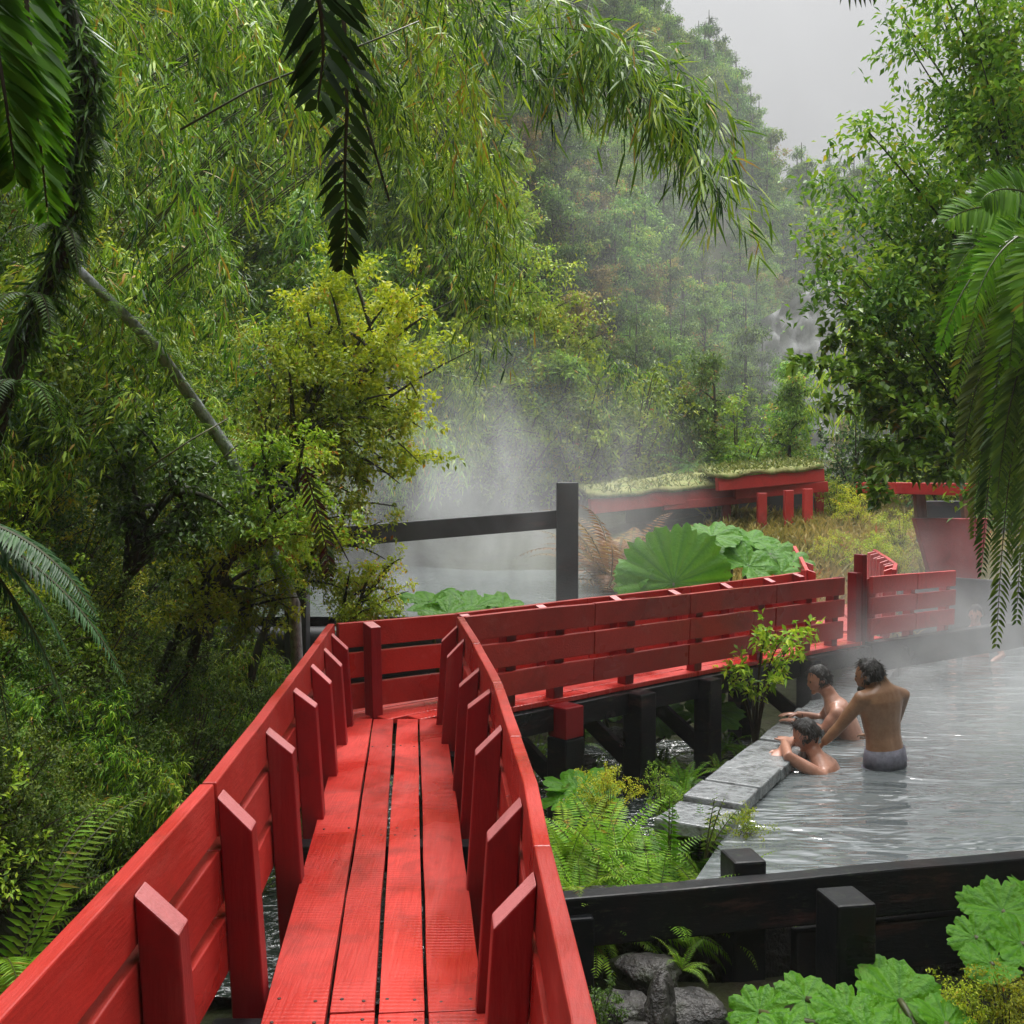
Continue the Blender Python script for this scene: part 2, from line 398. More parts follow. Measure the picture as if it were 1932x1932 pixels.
def plank(parent,pts,w,th,mat,name='deck_plank',jit=.003,nails=()):
    m=MB(); m.sweep(dens([V(p) for p in pts],.4),w,th,jit=jit); nf=len(m.f); a,b=V(pts[0]),V(pts[-1])
    for y in nails:
        if not a.y+.04<y<b.y-.04: continue
        c=a.lerp(b,(y-a.y)/(b.y-a.y))
        for sx in (-.3,.3): q=c+V((sx*w+random.uniform(-.008,.008),random.uniform(-.02,.02),th/2-.003)); m.tube([q,q+V((0,0,.0045))],.0065,8)
    o=m.build(name,mat,parent,bevel=.006); o.data.materials.append(M['nail'])
    for k in range(nf,len(m.f)): o.data.polygons[k].material_index=1
    return o
bw=thing('boardwalk','narrow bright red boardwalk with plank railings leading straight ahead','boardwalk',(0,0,0))
LR=[(-.86,-1.2,.66),(-.91,1.82,.67),(-.945,3.16,.67),(-1.07,4.9,.655),(-1.235,6.95,.645)]
RR=[(.16,-1.2,.68),(.12,1.74,.68),(.08,2.58,.68),(.055,3.13,.68),(-.063,4.7,.68),(-.2,5.8,.69),(-.35,6.9,.70)]
rail_boards(bw,LR,[-1.2,.9,3.16,4.9,6.95],+1,M['red'])
rail_boards(bw,RR,[-1.2,.8,2.58,3.7,4.7,5.8,6.9],-1,M['red'])
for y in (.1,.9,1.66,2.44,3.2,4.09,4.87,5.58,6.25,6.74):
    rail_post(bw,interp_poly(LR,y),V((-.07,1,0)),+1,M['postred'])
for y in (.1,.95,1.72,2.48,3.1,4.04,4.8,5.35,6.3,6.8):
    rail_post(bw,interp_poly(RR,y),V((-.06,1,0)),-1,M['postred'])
EDN=[-.754,-.556,-.409,-.258,-.072]; EDF=[-1.137,-.957,-.795,-.633,-.453]
def dx(i,y): return EDN[i]+(EDF[i]-EDN[i])*(y-3.03)/(6.95-3.03)
for i in range(4):
    gap=.013 if i else .011
    joints=[-1.2,4.65,6.93] if i==0 else [-1.2,3.06,6.93]
    for a,b in zip(joints[:-1],joints[1:]):
        a2,b2=a+.004,b-.004
        pa=V(((dx(i,a2)+dx(i+1,a2))/2,a2,-.02)); pb=V(((dx(i,b2)+dx(i+1,b2))/2,b2,-.02))
        w=dx(i+1,3)-dx(i,3)-gap
        plank(bw,[pa,pb],w,.04,M['deck'],nails=(.2,1.6,3.0,3.12,4.6,4.7,6.2))
for y in (.2,1.6,3.06,4.65,6.2): # cross bearers and piles
    m=MB(); m.sweep([V((dx(0,y)-.16,y,-.105)),V((dx(4,y)+.16,y,-.105))],.1,.12); m.build('cross_beam',M['tar'],bw,bevel=.006)
for x0 in (0,4):
    sgn=1 if x0==0 else -1
    m=MB(); m.sweep([V((dx(x0,-1.2)+sgn*.12,-1.2,-.245)),V((dx(x0,6.9)+sgn*.12,6.9,-.245))],.12,.15); m.build('deck_beam',M['tar'],bw,bevel=.006)
    for y in (1.7,4.0,6.2):
        m=MB(); p=V((dx(x0,y)+sgn*.12,y,0)); m.sweep([V((p.x,p.y,-1.2)),V((p.x,p.y,-.325))],.17,.17,up=V((0,1,0))); m.build('pile',M['tar'],bw,bevel=.01)
# ---- second span
fb=thing('footbridge','long red footbridge on black piles crossing the stream to the right','footbridge',(0,0,0))
NR=[(-.35,6.9,.70),(1.48,8.54,.68),(3.28,10.05,.68)]
FR=[(-1.235,6.95,.645),(-.42,7.58,.635),(1.68,9.7,.62),(3.12,11.05,.64)]
rail_boards(fb,NR,[-.33,.62,1.48,2.4,3.26],-1,M['red'],.02,0)
rail_boards(fb,FR,[-1.2,-.42,.62,1.68,3.1],+1,M['red'],.02,0)
def ip0(poly,x):
    xs=[p[0] for p in poly]; return V([float(np.interp(x,xs,[p[i] for p in poly])) for i in range(3)])
# near side: boards hang outside the posts, posts stand inside; piles below
NX=[.02,.38,.97,1.62,2.28,2.85,3.2]
d2=V((1.83,1.66,0)).normalized(); nrm=V((d2.y,-d2.x,0))
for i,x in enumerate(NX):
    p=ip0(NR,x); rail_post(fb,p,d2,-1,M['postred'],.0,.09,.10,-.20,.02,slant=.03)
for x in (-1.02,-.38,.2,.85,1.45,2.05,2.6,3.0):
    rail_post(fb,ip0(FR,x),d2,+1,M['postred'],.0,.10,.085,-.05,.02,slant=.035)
# deck planks along the span
def offs(poly,x,o):
    p=ip0(poly,x); return V((p.x,p.y,0))-nrm*o
for k in range(5):
    o=.10+k*.155
    xs=[-.9+.0*k,.6,1.6,3.9]
    for a,b in zip(xs[:-1],xs[1:]):
        pts=[]
        for x in np.linspace(a,b,4):
            if x<-.35: p=V((-.35,6.9,0))+d2*((x+.35)/d2.x)
            elif x>3.28: p=V((3.28,10.05,0))+d2*((x-3.28)/d2.x)
            else: p=ip0(NR,x)
            pts.append(V((p.x,p.y,-.018))-nrm*o)
        pts[0]+=d2*.004; pts[-1]-=d2*.004
        if a<0:
            lim=max(-.35,(-1.12+.21*k)); pts[0]=V((pts[0].x,pts[0].y,-.018))
            while pts[0].y<6.955+.0: pts[0]=pts[0]+d2*.02
        plank(fb,pts,.142,.04,M['deck'])
for o,z in ((.03,-.13),(.72,-.13)):
    m=MB(); pts=[V((p.x,p.y,z))-nrm*o for p in dens([V((-.4,6.86,0)),V((1.48,8.54,0)),V((3.28,10.05,0)),V((4.2,10.82,0))],.5)]
    m.sweep(pts,.11,.17); m.build('deck_beam',M['tar'],fb,bevel=.008)
for i,(x,wd,red) in enumerate(((.36,.20,.22),(.97,.19,0),(1.62,.17,0),(2.75,.17,0))):
    p=ip0(NR,x); q=V((p.x,p.y,0))-nrm*-.055
    m=MB(); m.sweep([V((q.x,q.y,-1.25)),V((q.x,q.y,-.045-red))],wd,wd,up=d2); m.build('pile',M['tar'],fb,bevel=.012)
    if red:
        m=MB(); m.sweep([V((q.x,q.y,-.262)),V((q.x,q.y,-.03))],wd-.012,wd-.012,up=d2); m.build('pile_head',M['postred'],fb,bevel=.01)
    q2=V((p.x,p.y,0))-nrm*.72
    m=MB(); m.sweep([V((q2.x,q2.y,-1.25)),V((q2.x,q2.y,-.22))],wd,wd,up=d2); m.build('pile',M['tar'],fb,bevel=.012)
    m=MB(); m.sweep([V((q.x,q.y,-.62))-nrm*.1,V((q2.x,q2.y,-.30))+nrm*.1],.05,.14,up=V((0,0,1))); m.build('brace',M['tar'],fb,bevel=.006)
# pale worn post pair at the junction
bp=at(1612,1120,10.35)
jp=thing('junction_post','tall pale pink red post ending the footbridge rail at the junction','post',(bp.x,bp.y,0))
m=MB(); m.box((0,0,.30),V((.035,.02,0)),V((-.03,.05,0)),V((0,0,.40))); m.build('post_face',M['postred'],jp,bevel=.01)
m=MB(); m.box((.075,.05,.42),V((.03,.018,0)),V((-.03,.05,0)),V((0,0,.46))); m.build('post_back',M['postred'],jp,bevel=.01)
# ---- branch walkways beyond the junction
br=thing('branch_boardwalk','short red boardwalk running away behind the junction post','boardwalk',(0,0,0))
BL=[(3.16,11.1,.66),(3.35,11.6,.62),(3.7,13.4,.78)]; BR=[(4.08,10.9,.68),(4.32,11.5,.70),(4.75,13.4,.74)]
rail_boards(br,BL,[11.1,13.4],+1,M['redfar'],.02); rail_boards(br,BR,[10.9,13.4],-1,M['redfar'],.02)
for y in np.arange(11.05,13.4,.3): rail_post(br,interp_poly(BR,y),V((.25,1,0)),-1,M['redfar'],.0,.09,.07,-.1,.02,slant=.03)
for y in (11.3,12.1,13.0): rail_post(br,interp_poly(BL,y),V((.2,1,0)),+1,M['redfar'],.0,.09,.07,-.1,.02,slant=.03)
for k in range(5):
    plank(br,[V((3.32+k*.17,11.05,-.018)),V((3.86+k*.17,13.5,-.018))],.155,.04,M['redfar'])
nb=thing('railing','red plank railing between the junction post and the dark pool hut','railing',(0,0,0))
NR2=[(3.62,10.3,.66),(4.9,11.3,.64)]
rail_boards(nb,NR2,[3.62,4.28,4.9],-1,M['redfar'],.02,0)
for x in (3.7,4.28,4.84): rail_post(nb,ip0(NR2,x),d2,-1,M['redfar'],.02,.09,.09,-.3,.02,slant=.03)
m=MB(); m.sweep([V((3.6,10.33,-.16)),V((6.3,12.2,-.16))],.12,.3); m.build('deck_beam',M['tar'],nb,bevel=.008)
# ------------------------------------------------------------------ bathing pool edge
pe=thing('pool_edge','low wet grey slab wall running along the left side of the pool','pool edge',(0,0,0))
t=5.75; k=0
while t<12.6:
    ln=random.uniform(.40,.80); a,b=t+.010,min(t+ln,12.6)-.008
    p,q=led(-2.13,a),led(-2.13,b); zz=-.462+random.uniform(-.018,.018)
    m=MB(); m.sweep(dens([V((p.x,p.y,zz)),V((q.x,q.y,zz))],.2),(.42+random.uniform(-.04,.03)),.09,jit=.010); m.build('slab',M['slab'],pe,bevel=.012)
    t+=ln
p,q=led(-2.15,6.0),led(-2.15,12.6); m=MB(); m.sweep([V((p.x,p.y,-.99)),V((q.x,q.y,-.99))],.38,.94); m.build('wall_core',M['rock'],pe,bevel=.01)
# front beams
pf=thing('pool_fence','long black timber beam and posts closing the near end of the pool','pool fence',(0,0,0))
def fp(u,v,z): return onz(u,v,z)
top=[onz(1030,1692,-.42),onz(1280,1672,-.42),onz(1500,1650,-.42),onz(1720,1629,-.42),onz(1932,1611,-.42),onz(2150,1594,-.42)]
m=MB(); m.sweep([V((p.x,p.y,p.z-.125)) for p in dens(top,.3)],.11,.25,jit=.005); m.build('beam',M['tar'],pf,bevel=.012)
m=MB(); m.sweep([V((p.x,p.y+.02,p.z-.43)) for p in dens(top[2:],.4)],.08,.26,jit=.004); m.build('lower_beam',M['tar'],pf,bevel=.012)
m=MB(); m.sweep([V((p.x,p.y+.30,p.z-.50)) for p in dens(top,.4)],.08,.80,jit=.02); m.build('back_board',M['rock'],pf,bevel=.012)
def sqpost(parent,name,c,w,z0,z1,mat,up=V((.98,.17,0))):
    m=MB(); m.sweep([V((c.x,c.y,z0)),V((c.x,c.y,z1))],w,w*.85,up=up); return m.build(name,mat,parent,bevel=.014)
c=onz(1583,1674,-.40); c.y-=.10
sqpost(pf,'front_post',c,.235,-1.25,-.40,M['tar'])
c=onz(1415,1634,-.36); c.y+=.16
sqpost(pf,'back_post',c,.21,-1.3,-.36,M['tar'])
c=onz(1230,1760,-.6); c.y+=.1
sqpost(pf,'front_post',V((.30,4.98,0)),.2,-1.2,-.50,M['tar'])
# ------------------------------------------------------------------ upper pool: black post and beam, log wall
uf=thing('upper_pool_fence','tall black post carrying a black horizontal beam in steam','fence',(0,0,0))
p=at(1070,910,10.6)
m=MB(); m.sweep([V((p.x,p.y,-.2)),V((p.x,p.y,p.z))],.225,.19,up=V((0,1,0))); m.build('post',M['tarfar'],uf,bevel=.012)
a=at(1048,963,10.6); b=at(560,1000,9.4); m=MB(); m.sweep(dens([V((a.x,a.y,a.z-.09)),V((b.x,b.y,b.z-.09))],.6),.1,.19,jit=.004); m.build('beam',M['tarfar'],uf,bevel=.01)
m=MB(); m.sweep([V((b.x,b.y,-.4)),V((b.x,b.y,b.z+.1))],.2,.2,up=V((0,1,0))); m.build('post',M['tarfar'],uf,bevel=.012)
lw=thing('log_wall','dark log wall holding back the upper pool behind the footbridge','wall',(0,0,0))
for i in range(5):
    m=MB(); z=-.9+i*.25; m.tube([V((x,9.84+.02*math.sin(x*3+i),z)) for x in np.linspace(-3,1.35,8)],.123,10,noise=.04); m.build('log',M['tarfar'],lw,True)
# ------------------------------------------------------------------ turf roofed shelter
sh=thing('shelter','red open shelter with a stepped dry turf roof below the hillside','shelter',(0,0,0))
def fascia(u0,v0,u1,v1,Y0,Y1,h,th=.12,name='fascia'):
    a,b=at(u0,v0,Y0),at(u1,v1,Y1); m=MB(); m.sweep(dens([V((a.x,a.y,a.z-h/2)),V((b.x,b.y,b.z-h/2))],.8),th,h,jit=.006); m.build(name,M['redfar'],sh,bevel=.012); return a,b
a,b=fascia(1112,942,1415,910,18.3,19.6,.27)
fascia(1250,947,1425,932,18.9,19.5,.16,.1)
c,e=fascia(1352,902,1552,884,18.7,19.5,.24)
fascia(1385,922,1560,908,19.0,19.5,.2,.1)
roofs=[]
def roof(a,b,depth,rise,th,z):
    m=MB(); n=10; vs=[]
    for i in range(n+1):
        p=a.lerp(b,i/n)
        for j in range(5):
            w=random.uniform(-.035,.05); vs.append(V((p.x-.2*j/4*depth*.3,p.y-.1+depth*j/4,p.z+z+rise*j/4+w)))
    fs=[(i*5+j,(i+1)*5+j,(i+1)*5+j+1,i*5+j+1) for i in range(n) for j in range(4)]
    top=len(vs); vs2=vs+[x-V((0,0,th)) for x in vs]
    fs+= [tuple(top+q for q in f[::-1]) for f in fs]
    ring=[i*5 for i in range(n+1)]+[n*5+j for j in range(1,5)]+[i*5+4 for i in range(n-1,-1,-1)]+[j for j in range(3,0,-1)]
    for q,w in zip(ring,ring[1:]+ring[:1]): fs.append((q,top+q,top+w,w))
    m.add(vs2,fs); m.build('turf_roof',M['strawroof'],sh,True); roofs.append(vs)
roof(a,b,1.7,.22,.08,.05); roof(c,e,1.5,.15,.08,.05)
for u,v0,v1,Y in ((1437,930,1000,18.6),(1487,925,1010,18.5),(1523,922,1008,18.6),(1370,932,985,19.6),(1545,915,985,20.2)):
    p,q=at(u,v0,Y),at(u,v1,Y); m=MB(); m.sweep([V((q.x,q.y,H(q.x,q.y)-.1)),V((q.x,q.y,p.z))],.16,.14,up=V((0,1,0))); m.build('post',M['redfar'],sh,bevel=.01)
p,q=at(1180,965,20.4),at(1540,965,21.2); m=MB(); m.sweep([V((p.x,p.y,1.0)),V((q.x,q.y,1.1))],.08,1.1); m.build('back_wall',M['tarfar'],sh,bevel=.01)
# ------------------------------------------------------------------ red pool hut on the right
hu=thing('pool_hut','red hut with outward leaning walls and thin roof above the pool','hut',(0,0,0))
Y=13.3
def slab3(pts,dy,mat,name):
    vs=[V(p) for p in pts]; n=len(vs); vs2=vs+[x+V((0,dy,0)) for x in vs]
    fs=[tuple(range(n)),tuple(range(2*n-1,n-1,-1))]+[(i,n+i,n+(i+1)%n,(i+1)%n) for i in range(n)]
    m=MB(); m.add(vs2,fs); return m.build(name,mat,hu,bevel=.012)
slab3([at(1760,1100,Y),at(1850,1095,Y),at(1865,978,Y),at(1727,978,Y)],.14,M['redfar'],'wall')
slab3([at(1700,1215,Y-.3),at(1990,1215,Y-.3),at(1990,1102,Y-.3),at(1700,1084,Y-.3)],.10,M['tarfar'],'lower_wall')
slab3([at(1690,932,Y-.4),at(1840,936,Y-.4),at(1840,912,Y-.4),at(1690,910,Y-.4)],1.5,M['redfar'],'roof')
for u in (1742,1830):
    p,q=at(u,980,Y+.25),at(u,930,Y+.25); m=MB(); m.sweep([V((p.x,p.y,p.z-.3)),V((q.x-.06,q.y,q.z))],.13,.12,up=V((0,1,0))); m.build('post',M['wood'],hu,bevel=.01)
slab3([at(1750,1215,Y+1.2),at(1840,1215,Y+1.2),at(1840,945,Y+1.2),at(1750,945,Y+1.2)],.1,M['tarfar'],'back_wall')
for x,y,lx,lab in ((0,0,.26,'folded white towel on the pool rim below the red hut'),):
    p=onz(1737,1240,-.43); m=MB()
    m.box((p.x,p.y,-.43),V((.22,.05,0)),V((-.03,.14,0)),V((0,0,.03))); m.box((p.x+.02,p.y+.02,-.375),V((.19,.05,0)),V((-.03,.12,0)),V((0,0,.022)))
    tag(m.build('towel',M['towel'],None,bevel=.015),lab,'towel')
rim=thing('stone_kerb','pale stone rim along the far end of the pool in steam','pool rim',(0,0,0))
m=MB(); m.sweep(dens([V((4.3,12.68,-.47)),V((8.3,12.68,-.47))],.4),.34,.12,jit=.008); m.build('kerb_stone',M['slab'],rim,bevel=.012)
# ------------------------------------------------------------------ plants
def rv(n): return norm(rng.normal(size=(n,3)))
def arr(p): return np.array([p[0],p[1],p[2]],dtype=float)
def bez(a,b,c,n):
    t=np.linspace(0,1,n)[:,None]; return (1-t)**2*arr(a)+2*t*(1-t)*arr(b)+t*t*arr(c)
def twig_leaves(lv,pts,n,L,W,spread=.9,hang=.0,T0=.5,Tv=.22,jit=.02):
    """leaves along a curve"""
    pts=np.asarray(pts); m=len(pts)
    t=rng.uniform(.05,1,n)*(m-1); i=np.minimum(t.astype(int),m-2); f=(t-i)[:,None]
    P=pts[i]*(1-f)+pts[i+1]*f; D=norm(pts[i+1]-pts[i])
    D=norm(D*(1-spread*.5)+rv(n)*spread+np.array([0,0,-hang]))
    N=norm(rv(n)*.6+np.array([0,0,1.0]))
    lv.add(P+rng.normal(size=(n,3))*jit,D,N,L*rng.uniform(.65,1.25,n),W*rng.uniform(.7,1.2,n),np.clip(T0+rng.normal(size=n)*Tv,0,1))
def frond(lv,mb,base,d0,length,droop,pl,n=26,width=.16,T0=.5,r=.006,curl=0.0):
    """fern frond: arching rachis with paired tapering pinnae"""
    base=arr(base); d=norm(arr(d0)[None])[0]; pts=[base]; st=length/n; g=np.array([0,0,-1.0])
    for i in range(n):
        d=norm((d+g*droop*(1.0/n)*(.4+1.2*i/n))[None])[0]; pts.append(pts[-1]+d*st)
    pts=np.array(pts)
    if mb is not None: mb.tube([V(p) for p in pts[::3]],[r*(1-.8*i/len(pts[::3])) for i in range(len(pts[::3]))],4,T0)
    upv=np.array([0,0,1.0])
    i=np.arange(2,n+1); tg=norm(pts[i]-pts[i-1]); side=norm(np.cross(tg,upv+.001)); nn=norm(np.cross(side,tg))
    s=i/n; ln=pl*np.minimum(1,(s+.12)*2.6)*np.power(np.clip(1-s,0.01,1),.55)
    for sg in (1,-1):
        D=norm(side*sg+tg*.45+g*.22+rng.normal(size=(len(i),3))*.05)
        lv.add(pts[i],D,nn,ln*rng.uniform(.9,1.1,len(i)),np.maximum(ln*width,.006),np.clip(T0+rng.normal(size=len(i))*.12,0,1))
    return pts
def make_shrub(name,mat,leafL,leafW,nb,per,h=1.5,rad=.9,hang=.2,spread=.95,T0=.5,label='x',cat='shrub',group=None,stem='stem',long=False,base_bare=.2):
    root=thing(name,label,cat,group=group); lv=Leaves(); mb=MB()
    for b in range(nb):
        az=rng.uniform(0,2*math.pi); el=rng.uniform(.1,1.45); ln=rng.uniform(.65,1.05)
        tip=np.array([math.cos(az)*math.cos(el)*rad*ln,math.sin(az)*math.cos(el)*rad*ln,h*(.25+.75*math.sin(el))*ln])
        mid=np.array([tip[0]*.35,tip[1]*.35,tip[2]*.75])
        pts=bez((0,0,-.15),mid,tip,9); mb.tube([V(p) for p in pts],[.018*(1-.85*i/8) for i in range(9)],4)
        tb=T0+rng.normal()*.10
        for q in range(7):
            s=rng.uniform(base_bare,1); k=min(8,int(s*8.99)); o=pts[k]
            e=o+rv(1)[0]*np.array([1,1,.75])*rad*.42+np.array([0,0,.05]); sub=bez(o,(o+e)/2+np.array([0,0,.08]),e,5)
            twig_leaves(lv,sub,per,leafL,leafW,spread,hang,tb,.17,.03)
    f=lv.build('foliage',mat,root,long=long); mb.build(stem,M['stem'],root)
    return root
def make_bamboo(name,label,nc=14,h=2.2,reach=1.3,leafL=.115,leafW=.019,per=9,group=None,mat='lf_bamboo'):
    root=thing(name,label,'bamboo',group=group); lv=Leaves(); mb=MB()
    for c in range(nc):
        az=rng.uniform(0,2*math.pi); rr=reach*rng.uniform(.4,1); hh=h*rng.uniform(.7,1.1)
        tip=(math.cos(az)*rr,math.sin(az)*rr,hh*rng.uniform(.55,.85)); mid=(math.cos(az)*rr*.35,math.sin(az)*rr*.35,hh*1.25)
        pts=bez((rng.normal()*.1,rng.normal()*.1,-.2),mid,tip,20); mb.tube([V(p) for p in pts[::2]],[.010*(1-.8*i/10) for i in range(10)],4)
        bamboo_sprays(lv,pts,.22,leafL,leafW,per,.5+rng.normal()*.1)
    lv.build('foliage',M[mat],root,long=True,droop=.16,fold=.2); mb.build('culm',M['culm'],root)
    return root
def bamboo_sprays(lv,pts,start,leafL,leafW,per,T0,every=1,blen=.28,nb=3):
    n=len(pts)
    for i in range(int(start*n),n,every):
        o=pts[i]; tg=norm((pts[min(n-1,i+1)]-pts[i-1])[None])[0]
        for b in range(nb):
            d=norm((tg*.5+rv(1)[0]*.8)[None])[0]; L=blen*rng.uniform(.6,1.2)
            e=o+d*L+np.array([0,0,-L*.55]); m=o+d*L*.6+np.array([0,0,L*.05]); sub=bez(o,m,e,5)
            twig_leaves(lv,sub,per,leafL,leafW,.6,.32,T0,.22,.015)
def make_fern(name,label,mat,nf=14,length=.9,pl=.14,droop=1.3,group=None,T0=.5,n=26,cat='fern',elev=(.5,1.2),width=.2):
    root=thing(name,label,cat,group=group); lv=Leaves(); mb=MB()
    for i in range(nf):
        az=2*math.pi*i/nf+rng.normal()*.25; el=rng.uniform(*elev)
        frond(lv,mb,(0,0,0),(math.cos(az)*math.cos(el),math.sin(az)*math.cos(el),math.sin(el)),length*rng.uniform(.7,1.1),droop*rng.uniform(.7,1.3),pl,n,width,T0+rng.normal()*.1)
    lv.build('frond',M[mat],root,wide=.35,droop=.08); mb.build('rachis',M['culm'],root)
    return root
def make_tree(name,label,mat,h=6,crown=(2.4,2.4,2.6),trunk_r=.14,ncl=26,per=60,leafL=.07,leafW=.035,hang=.2,T0=.5,group=None,cat='tree',long=False,lean=(0,0),low=.35,bark='bark',sub=6):
    root=thing(name,label,cat,group=group); lv=Leaves(); mb=MB()
    topc=np.array([lean[0],lean[1],h*.9]); tp=bez((0,0,-.4),(lean[0]*.2,lean[1]*.2,h*.5),topc,10)
    mb.tube([V(p) for p in tp],[trunk_r*(1-.8*i/9) for i in range(10)],8,noise=.08)
    for c in range(ncl):
        k=rng.uniform(low,1); o=tp[int(k*9)]
        d=rv(1)[0]; d[2]=d[2]*.5+.25; r=rng.uniform(.55,1)
        w=math.sin(math.pi*min(1,max(.25,(k-low)/(1-low)*.75+.25)))
        e=o+d*np.array(crown)*r*(.45+.55*w)
        mid=(o+e)/2+np.array([0,0,.35*crown[2]*.4]); pts=bez(o,mid,e,8)
        mb.tube([V(p) for p in pts],[trunk_r*.36*(1-.85*i/7) for i in range(8)],5)
        tb=T0+rng.normal()*.1
        for q in range(sub):
            s=rng.uniform(.3,1); oo=pts[min(7,int(s*7.99))]; ee=oo+rv(1)[0]*np.array([1,1,.6])*crown[0]*.32+np.array([0,0,-.04*hang])
            twig_leaves(lv,bez(oo,(oo+ee)/2+np.array([0,0,.1]),ee,5),per,leafL,leafW,.95,hang,tb,.17,leafL*.6)
    lv.build('crown',M[mat],root,long=long); mb.build('trunk',M[bark],root,True)
    return root
def slope_rot(x,y,k=.45):
    e=.3; n=V((H(x-e,y)-H(x+e,y),H(x,y-e)-H(x,y+e),2*e)).normalized(); n=V((0,0,1)).lerp(n,k).normalized()
    q=V((0,0,1)).rotation_difference(n); return (q.to_matrix()@Matrix.Rotation(random.uniform(0,6.28),3,'Z')).to_euler()
# ---- prototypes (moved to their first place by put)
used=set()
def put(proto,x,y,scale,label=None,group=None,rot=None,z=None,sink=.05):
    zz=H(x,y)-sink if z is None else z
    rot=rot or slope_rot(x,y)
    if proto.name not in used:
        used.add(proto.name); proto.location=(x,y,zz); proto.rotation_euler=rot; proto.scale=(scale,)*3
        if label: proto['label']=label
        if group: proto['group']=group
        return proto
    return copy_tree(proto,label,group,(x,y,zz),rot,scale)
SH=[make_shrub('shrub','lf_small' and M['lf_small'],.060,.030,15,34,label='x',T0=.5) for _ in range(2)]
SHD=[make_shrub('shrub',M['lf_dark'],.075,.036,14,30,T0=.45)]
SHM=[make_shrub('shrub',M['lf_moss'],.040,.020,17,44,T0=.5,hang=.35) for _ in range(2)]
SHY=[make_shrub('shrub',M['lf_yellow'],.055,.027,16,36,T0=.5,hang=.3) for _ in range(2)]
BB=[make_bamboo('bamboo_clump','x') for _ in range(3)]
FE=[make_fern('fern','x','lf_fern',13,1.0,.17,1.4),make_fern('fern','x','lf_fern',11,.8,.14,1.8)]
def zone(p):
    u=966+FPX*p.x/p.y; v=912-FPX*(p.z-EYE)/p.y
    return u,v
placed=[]
def scatter(region,n,mind,pick,ylim=40,y0=2.2,kscale=(.42,.055)):
    """grow plants out of the slope where the view ray meets it"""
    c=0; tries=0
    while c<n and tries<n*25:
        tries+=1
        u=random.uniform(region[0],region[1]); v=random.uniform(region[2],region[3])
        p=hit(u,v,ylim,y0)
        if p is None: continue
        if 600<v<1030 and 60<u<470 and random.random()<.72: continue
        if abs(p.x)<1.5 and -1<p.y<7.2: continue
        if p.x>-3 and p.x<1.35 and 9.5<p.y<16 and p.z<.4: continue
        md=mind*p.y/FPX
        if any((p-q).length<md for q in placed[-400:]): continue
        placed.append(p); proto,lab,grp,k=pick(p,u,v)
        put(proto,p.x,p.y,(kscale[0]+kscale[1]*p.y)*random.uniform(.8,1.3)*k,lab,grp); c+=1
def lev(v): return 'low beside the boardwalk' if v>1050 else ('at eye level left of the boardwalk' if v>560 else 'high on the slope left of the boardwalk')
def pick_left(p,u,v):
    r=random.random(); L=lev(v)
    if v>1050:
        if r<.40: return random.choice(SHM),'fine leaved dark green shrub growing '+L,'fine dark shrubs '+L,.95
        if r<.46: return random.choice(SH),'small leaved green shrub growing '+L,'green shrubs '+L,1
        if r<.51: return random.choice(SHY),'yellow green shrub growing '+L,'yellow shrubs '+L,1
        if r<.56: return random.choice(SHD),'dark leaved shrub growing '+L,'dark shrubs '+L,.8
        if r<.86: return random.choice(FE),'green fern with arching fronds '+L,'ferns '+L,1.15
        return random.choice(BB),'bamboo clump with narrow drooping leaves '+L,'bamboo '+L,.62
    if r<(.36 if v<560 else .28): return random.choice(BB),'bamboo clump with narrow drooping leaves '+L,'bamboo '+L,.85
    if r<.46: return random.choice(SH),'small leaved green shrub growing '+L,'green shrubs '+L,1.1
    if r<.84: return random.choice(SHD+SHM+SHM),'dark leaved shrub growing '+L,'dark shrubs '+L,1.1
    if r<.89: return random.choice(SHY),'yellow green shrub growing '+L,'yellow shrubs '+L,1.1
    return random.choice(FE),'green fern with arching fronds '+L,'ferns '+L,1.1
scatter((-260,760,-350,560),150,72,pick_left,22)
scatter((-200,760,560,1050),110,80,pick_left,22)
scatter((-200,600,1050,1750),130,70,pick_left,12,2.2,(.26,.05))
# left side out of the boardwalk's shade: low plants right under the rail
# ---- trees with crowns leaning over from the left slope
def crown_at(proto_args,u,v,Y,root_xy,label,name='tree',mat='lf_small',rad=1.2,leafL=.06,leafW=.03,per=46,ncl=22,T0=.5,hang=.25,cat='tree',bark='bark',sub=6,rz=None):
    """one tree of its own: trunk rooted on the slope, crown centred at a point"""
    c=at(u,v,Y); x,y=root_xy; z=H(x,y); root=thing(name,label,cat,(x,y,z))
    lv=Leaves(); mb=MB(); C=arr(c)-np.array([x,y,z])
    tp=bez((0,0,-.3),(C[0]*.15,C[1]*.15,max(.4,C[2]*.8)),C,10); tr=.035+.03*rad
    mb.tube([V(p) for p in tp],[tr*(1-.7*i/9) for i in range(10)],7,noise=.08)
    rz=rz or rad
    for q in range(ncl):
        o=tp[random.randint(5,9)]; d=rv(1)[0]; e=C+d*np.array([rad,rad,rz])*rng.uniform(.55,1.0)
        pts=bez(o,(o+e)/2+np.array([0,0,.25*rad]),e,8); mb.tube([V(p) for p in pts],[tr*.4*(1-.85*i/7) for i in range(8)],4)
        tb=T0+rng.normal()*.1
        for w in range(sub):
            oo=pts[int(rng.uniform(.35,1)*7.99)]; ee=oo+rv(1)[0]*np.array([1,1,.7])*rad*.36
            twig_leaves(lv,bez(oo,(oo+ee)/2+np.array([0,0,.06]),ee,5),per,leafL,leafW,.95,hang,tb,.17,leafL*.6)
    lv.build('crown',M[mat],root); mb.build('trunk',M[bark],root,True); return root
